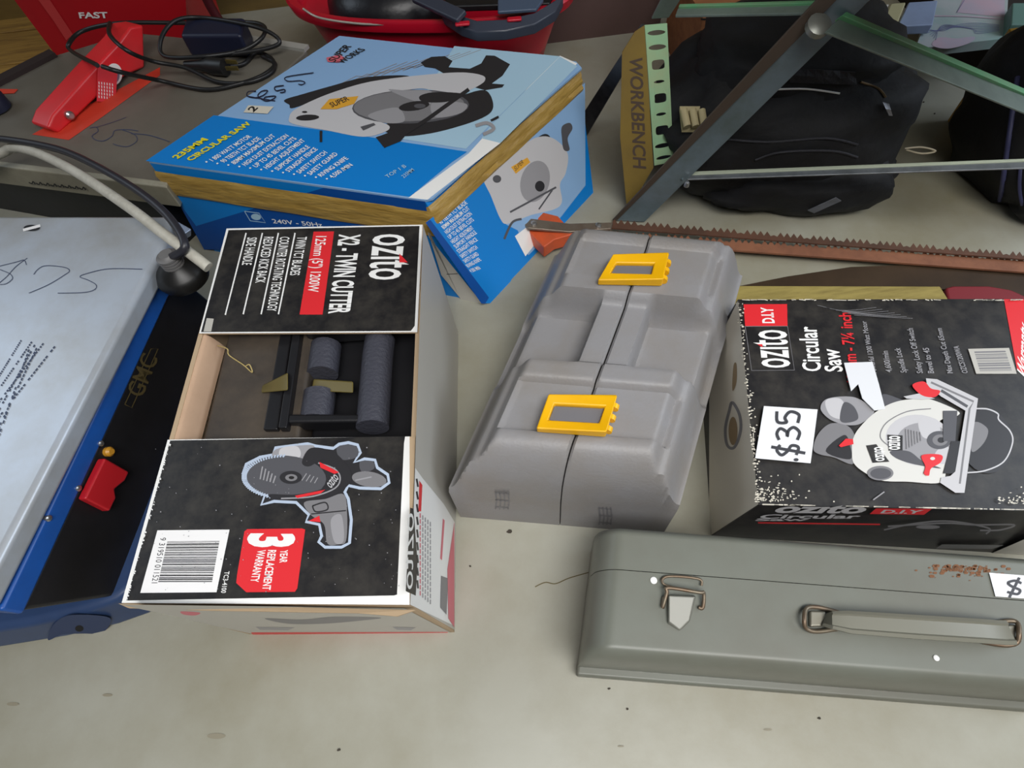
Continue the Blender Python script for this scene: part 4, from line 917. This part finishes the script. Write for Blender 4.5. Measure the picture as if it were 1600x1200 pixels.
# ------------------------------------------------------------------ black bags
m_bagk = mat('black_canvas', '#08080a', .75, col2='#12131a', scale=20, amt=.6, bump=.4, bscale=60)
m_strap = mat('dark_webbing', '#24242a', .7, bump=.4, bscale=200)
from mathutils import noise as NZ
def blob(c, rx_, ry_, rz_, name, m, parent, sq=2.6, fold=.03, seed=0, rot=0.0, base=True):
    b = MB(); prof = []; n = 26
    vs = []; fs = []; K = 48
    for i in range(n+1):
        ph = -math.pi/2+math.pi*i/n
        for k in range(K):
            a = 2*math.pi*k/K; f = lambda x: math.copysign(abs(x)**(2/sq), x)
            v = V((f(math.cos(ph))*f(math.cos(a)), f(math.cos(ph))*f(math.sin(a)), f(math.sin(ph))))
            nn = NZ.noise(v*2.2+V((seed, 0, 0)))+.5*NZ.noise(v*5+V((0, seed, 0)))
            v = v*(1+fold*2.2*nn); q = V((v.x*rx_, v.y*ry_, v.z*rz_)); q = V((q.x*math.cos(rot)-q.y*math.sin(rot), q.x*math.sin(rot)+q.y*math.cos(rot), q.z))+V(c)
            q.z = max(.002, q.z); vs.append(q)
    for i in range(n):
        for k in range(K): fs.append([i*K+k, i*K+(k+1) % K, (i+1)*K+(k+1) % K, (i+1)*K+k])
    b.add(vs, fs); return b.build(name, m, parent, smooth=70)
bg = thing('black_tool_bag', (.64, 1.0, 0), 'bulky black canvas tool bag beneath the workbench frame', 'bag')
bo = [blob((.60, .985, .13), .24, .17, .135, 'body', m_bagk, bg, 2.8, .05, 1, -.15),
      blob((.60, .99, .24), .18, .13, .07, 'upper_pouch', m_bagk, bg, 2.6, .05, 5, -.15),
      blob((.62, .87, .06), .19, .075, .07, 'front_pocket', m_bagk, bg, 2.4, .06, 9, -.2)]
bpy.context.view_layer.update()
def line_on(objs, pts, r, name, m, parent):
    q = [hit(u, v, objs, r*.8) for u, v in [tuple(x.to_2d()) for x in spline([V((*a, 0)) for a in pts], 5)]]; q = [x for x in q if x]
    b = MB(); b.tube(q, r, 6); return b.build(name, m, parent, smooth=60)
def patch_on(objs, pts, name, m, parent, n=8):
    b = MB(); vs = []
    for j in range(3):
        for i in range(n+1):
            A_, B_, C_, D_ = [V((*a, 0)) for a in pts]; x = A_.lerp(B_, i/n).lerp(D_.lerp(C_, i/n), j/2); vs.append(hit(x.x, x.y, objs, .004) or p(x.x, x.y, .05))
    b.add(vs, [[j*(n+1)+i, j*(n+1)+i+1, (j+1)*(n+1)+i+1, (j+1)*(n+1)+i] for j in range(2) for i in range(n)])
    o = b.build(name, m, parent, recalc=False); sm = o.modifiers.new('thick', 'SOLIDIFY'); sm.thickness = .002; return o
line_on(bo, [(1205, 140), (1260, 139), (1312, 146)], .0016, 'white_piping', mat('print_white', '#f2f2f0', .42), bg)
line_on(bo, [(1345, 128), (1372, 138), (1384, 152)], .0018, 'tan_piping', mat('tan_cord', '#6f5a3a', .6), bg)
line_on(bo, [(1120, 216), (1200, 222), (1290, 216), (1340, 226)], .0022, 'seam_cord', m_strap, bg)
line_on(bo, [(1180, 250), (1220, 238), (1300, 236), (1340, 246)], .0022, 'seam_cord', m_strap, bg)
patch_on(bo, [(1236, 106), (1336, 112), (1338, 132), (1234, 128)], 'webbing_patch', m_strap, bg)
patch_on(bo, [(1262, 328), (1306, 308), (1314, 313), (1272, 332)], 'webbing_tab', mat('grey_webbing', '#5a5c62', .6), bg)
patch_on(bo, [(1378, 160), (1388, 162), (1394, 180), (1388, 180)], 'zip_puller', mat('zip_metal', '#8f9096', .4, .7), bg)
b = MB(); b.tube(spline([p(1414, 232, .12), p(1440, 230, .125), p(1462, 236, .12), p(1440, 240, .115), p(1416, 234, .115)], 6), .0016, 6); b.build('zip_cord', mat('pale_cord', '#c9bda2', .6), bg)
b2g = thing('black_backpack', (1.05, .84, 0), 'black backpack with navy strap at the right edge', 'bag')
bb = [blob((1.12, .86, .14), .16, .17, .17, 'body', m_bagk, b2g, 2.8, .05, 12, .1), blob((1.15, .76, .05), .14, .08, .055, 'lower_pocket', m_bagk, b2g, 2.6, .05, 15, .1)]
bpy.context.view_layer.update()
line_on(bb, [(1590, 120), (1584, 160), (1574, 230), (1566, 290), (1562, 325), (1575, 345)], .004, 'navy_piping', mat('navy_webbing', '#34365a', .6), b2g)
line_on(bb, [(1596, 250), (1593, 290), (1597, 320)], .003, 'navy_piping', mat('navy_webbing', '#34365a', .6), b2g)

# ------------------------------------------------------------------ saws and plank on the floor
m_rb = mat('rusty_blade', '#6b4a3a', .6, .3, col2='#4a3a30', scale=14, amt=.8)
m_ru = mat('orange_rust', '#8a5a40', .7, col2='#6a4230', scale=20, amt=.8)
m_or = mat('orange_paint', '#d85a30', .45, col2='#8a4a34', scale=12, amt=.7)
bs = thing('bow_saw', tuple(p(1200, 380, 0)), 'long rusty saw with two toothed blades and an orange end, behind the grey case', 'saw')
def toothed(e0, e1, d0, d1, z, n, th, name, m):     # upper edge e0-e1, lower edge d0-d1 in pixels
    b = MB(); up_ = []
    for k in range(n):
        f = k/n; g = (k+.5)/n; A_ = V((*e0, 0)).lerp(V((*e1, 0)), f); B_ = V((*e0, 0)).lerp(V((*e1, 0)), g)
        up_ += [(A_.x, A_.y), (B_.x, B_.y-7)] if k % 5 != 4 else [(A_.x, A_.y), (B_.x, B_.y-2)]
    up_.append(e1); dn_ = [d1, d0]
    N = len(up_); top = [p(u, v, z) for u, v in up_]; lo = [p(*V((*d0, 0)).lerp(V((*d1, 0)), i/(N-1)).to_2d(), z) for i in range(N)]
    vs = top+lo+[q-ZUP*th for q in top]+[q-ZUP*th for q in lo]; fs = []
    for i in range(N-1): fs += [[i, i+1, N+i+1, N+i], [2*N+i, 3*N+i, 3*N+i+1, 2*N+i+1], [i, 2*N+i, 2*N+i+1, i+1], [N+i, N+i+1, 3*N+i+1, 3*N+i]]
    fs += [[0, N, 3*N, 2*N], [N-1, 3*N-1, 4*N-1, 2*N-1]]
    b.add(vs, fs); return b.build(name, m, bs)
toothed((955, 349), (1640, 404), (950, 356), (1640, 408), .030, 66, .003, 'blade', m_rb)
toothed((940, 366), (1640, 411), (934, 375), (1640, 428), .022, 70, .004, 'blade', m_ru)
b = MB(); b.prism([p(u, v, .05) for u, v in ((834, 336), (848, 331), (872, 337), (884, 350), (850, 352))], (0, 0, -.02)); b.prism([p(u, v, .045) for u, v in ((820, 352), (834, 370), (850, 386), (866, 374), (902, 364), (904, 352), (842, 349))], (0, 0, -.03))
b.build('end_clamp', m_or, bs, bevel=.003)
b = MB(); q = [p(816, 348, .06), p(825, 356, .06), p(890, 362, .05), p(955, 357, .04), p(958, 347, .04), p(890, 349, .05), p(828, 341, .06)]; b.prism(q, (0, 0, -.006)); b.build('tension_lever', mat('dull_steel', '#8a8074', .4, .6, col2='#6a4a3a', scale=20, amt=.6), bs, bevel=.0015)
for u, v, z in ((834, 349, .06), (935, 352, .045)):
    b = MB(); knob(b, p(u, v, z), ZUP, .006, .003); b.build('rivet', m_screw, bs, smooth=40)
hs_ = thing('hand_saw', tuple(p(1400, 435, 0)), 'old handsaw with brown blade and dark red handle, behind the black carton', 'saw')
b = MB(); b.prism([p(u, v, .014) for u, v in ((1155, 447), (1230, 432), (1330, 417), (1420, 414), (1640, 430), (1640, 470), (1480, 452), (1200, 452))], (0, 0, -.002)); b.build('saw_blade', mat('brown_blade', '#4a3a2a', .45, .3, col2='#35291f', scale=6, amt=.9), hs_)
b = MB(); b.prism([p(u, v, .03) for u, v in ((1478, 449), (1490, 446), (1545, 446), (1580, 452), (1600, 461), (1640, 468), (1640, 520), (1490, 520))], (0, 0, -.024)); b.build('saw_handle', mat('maroon_handle', '#7c2a30', .4), hs_, bevel=.004, seg=3)
b = MB(); b.prism([p(u, v, .05) for u, v in ((1120, 446), (1469, 447), (1481, 466), (1486, 510), (1120, 510))], (0, 0, -.036)); tag(b.build('timber_offcut', mat('yellow_timber', '#9a8a4a', .7, col2='#6e5e2c', scale=8, amt=.7, stretch=(2, 12, 2)), loc=p(1300, 450, .0), bevel=.002), 'short yellowish timber offcut behind the black carton', 'wood')

# ------------------------------------------------------------------ things at the back right
def standbox(pix, z, h, name, m, label, cat, bev=.003, kids=None):
    q = [p(u, v, z) for u, v in pix]; b = MB(); b.prism(q, (0, 0, -h)); o = b.build(name, m, loc=dz(sum(q, V())/len(q), z-h), bevel=bev); return tag(o, label, cat)
m_dk = mat('dark_board', '#1d1714', .8)
YC = 1.28
cr = [onY(u, v, YC) for u, v in ((1088, 78), (1330, 72), (1330, 18), (1088, 30))]
zt = cr[3].z
b = MB(); b.box((( cr[0].x+cr[1].x)/2, YC+.12, 0), cr[1].x-cr[0].x, .24, zt, mi=0)
m_cr = mat('orange_timber', '#94603a', .65, col2='#6a3f24', scale=6, amt=.7, stretch=(1, 6, 8))
d = Print(b, Plane(V((0, YC, 0)), V((1, YC, 0)), V((0, YC, 1))), {'k': 1}); d.k = 2; d.stroke([(1095, 30), (1160, 32), (1320, 30)], 3, 'k', sm=False)
tag(b.build('timber_crate', [m_cr, m_dk], loc=((cr[0].x+cr[1].x)/2, YC+.12, 0)), 'orange-brown timber crate behind the black tool bag', 'crate')
b = MB(); pa = [onY(u, v, 1.6) for u, v in ((880, 130), (988, 130))]; x0, x1 = pa[0].x, pa[1].x
b.box(((x0+x1)/2, 1.6, 0), x1-x0+.1, .05, .5); tag(b.build('brown_panel', mat('brown_board', '#5a4440', .7, col2='#46352f', scale=3, amt=.6), loc=((x0+x1)/2, 1.6, 0)), 'plain brown board standing between the red bucket and the workbench', 'board')
m_sh = mat('shade_board_brown', '#4a3c2c', .7)
b = MB(); b.box((.80, .76, .60), .66, .44, .03); tag(b.build('unseen_shade_board', m_sh, loc=(.80, .76, .60)), kind='structure')  # unseen board added above the frame to shade the back right
# dark stand with maps
YM = 1.15
q = [onY(1432, 80, YM), onY(1640, 62, YM)]
b = MB(); b.box((1.50, YM+.24, 0), .62, .4, .11); tag(b.build('low_stand', m_dk, loc=(1.5, YM+.24, 0)), 'low dark stand under the maps and papers', 'stand')
ms_map = [mat('map_paper', '#a7adb0', .6, col2='#7fa6a0', scale=9, amt=.8), mat('map_line', '#6a6f96', .6), mat('map_pink', '#b7a0ae', .6, col2='#9fa6b8', scale=12, amt=.7)]
b = MB(); q = [p(1430, 76, .135), p(1572, 60, .135), p(1576, -20, .135), p(1468, -20, .135)]; b.prism(q, (0, 0, -.02), 0)
d = Print(b, Plane(*q[:3]), {'l': 1, 'p': 2}, (1360, 0, .15)); d.k = 2
d.smooth([(640, 460), (720, 390), (900, 400), (1080, 380), (1050, 440), (860, 500), (720, 500)], 'p'); d.poly([(900, 130), (960, 0), (1400, 0), (1400, 180)], 'p')
for k in range(7): d.stroke([(560+k*20, 300+k*20), (760, 320-k*10), (900+k*30, 260+k*8), (1100, 240+k*18), (1340, 260+k*10)], 4, 'l')
d.stroke([(640, 165), (1000, 170), (1390, 200)], 12, 'p'); d.stroke([(980, 0), (900, 130)], 6, 'l')
tag(b.build('folded_map', ms_map, loc=dz(q[0], .115)), 'folded pastel map lying on the low dark stand', 'map')
standbox([(1358, 12), (1390, 5), (1372, 42), (1350, 34)], .18, .18, 'white_box', mat('cream_card', '#c2bfb4', .6), 'tall white card box behind the workbench brace', 'box')
standbox([(1392, 5), (1416, 3), (1398, 48), (1376, 42)], .18, .18, 'cream_book', mat('cream_cover', '#b4ad86', .6), 'cream spined book standing beside the white card box', 'book')
standbox([(1420, 3), (1466, 0), (1458, 38), (1402, 41)], .16, .02, 'blue_leaflet', mat('pale_leaflet', '#8fa0c0', .5, col2='#7a86a2', scale=9, amt=.6), 'pale blue leaflet lying over the corner of the folded map', 'leaflet')
standbox([(1580, 38), (1650, 38), (1650, 4), (1582, 4)], .16, .03, 'green_booklet', mat('green_cover', '#5d8078', .6), 'green booklet at the right edge beside the folded map', 'booklet')
standbox([(1576, 44), (1592, 42), (1650, 100), (1610, 100)], .2, .2, 'yellow_bracket', mat('mustard_metal', '#a57a22', .5), 'mustard yellow bracket at the right edge below the green booklet', 'bracket')

# crumbs on the concrete
m_deb = mat('crumb', '#3a332a', .8)
rnd = random.Random(21)
for i, (u, v) in enumerate(((797, 831), (952, 1076), (980, 1108), (1280, 1122), (735, 885), (1443, 160), (1460, 178), (530, 1172))):
    c = p(u, v, 0); r = .0016 if i else .004; b = MB()
    pts = [c+V((r*(.6+rnd.random())*math.cos(a), r*(.6+rnd.random())*math.sin(a)*.7, 0)) for a in [k*math.pi/3 for k in range(6)]]
    b.prism(pts, (0, 0, .002)); tag(b.build('floor_crumb', m_deb, loc=c), 'tiny dark crumb of dirt on the concrete floor', 'crumb', 'crumbs scattered on the floor')
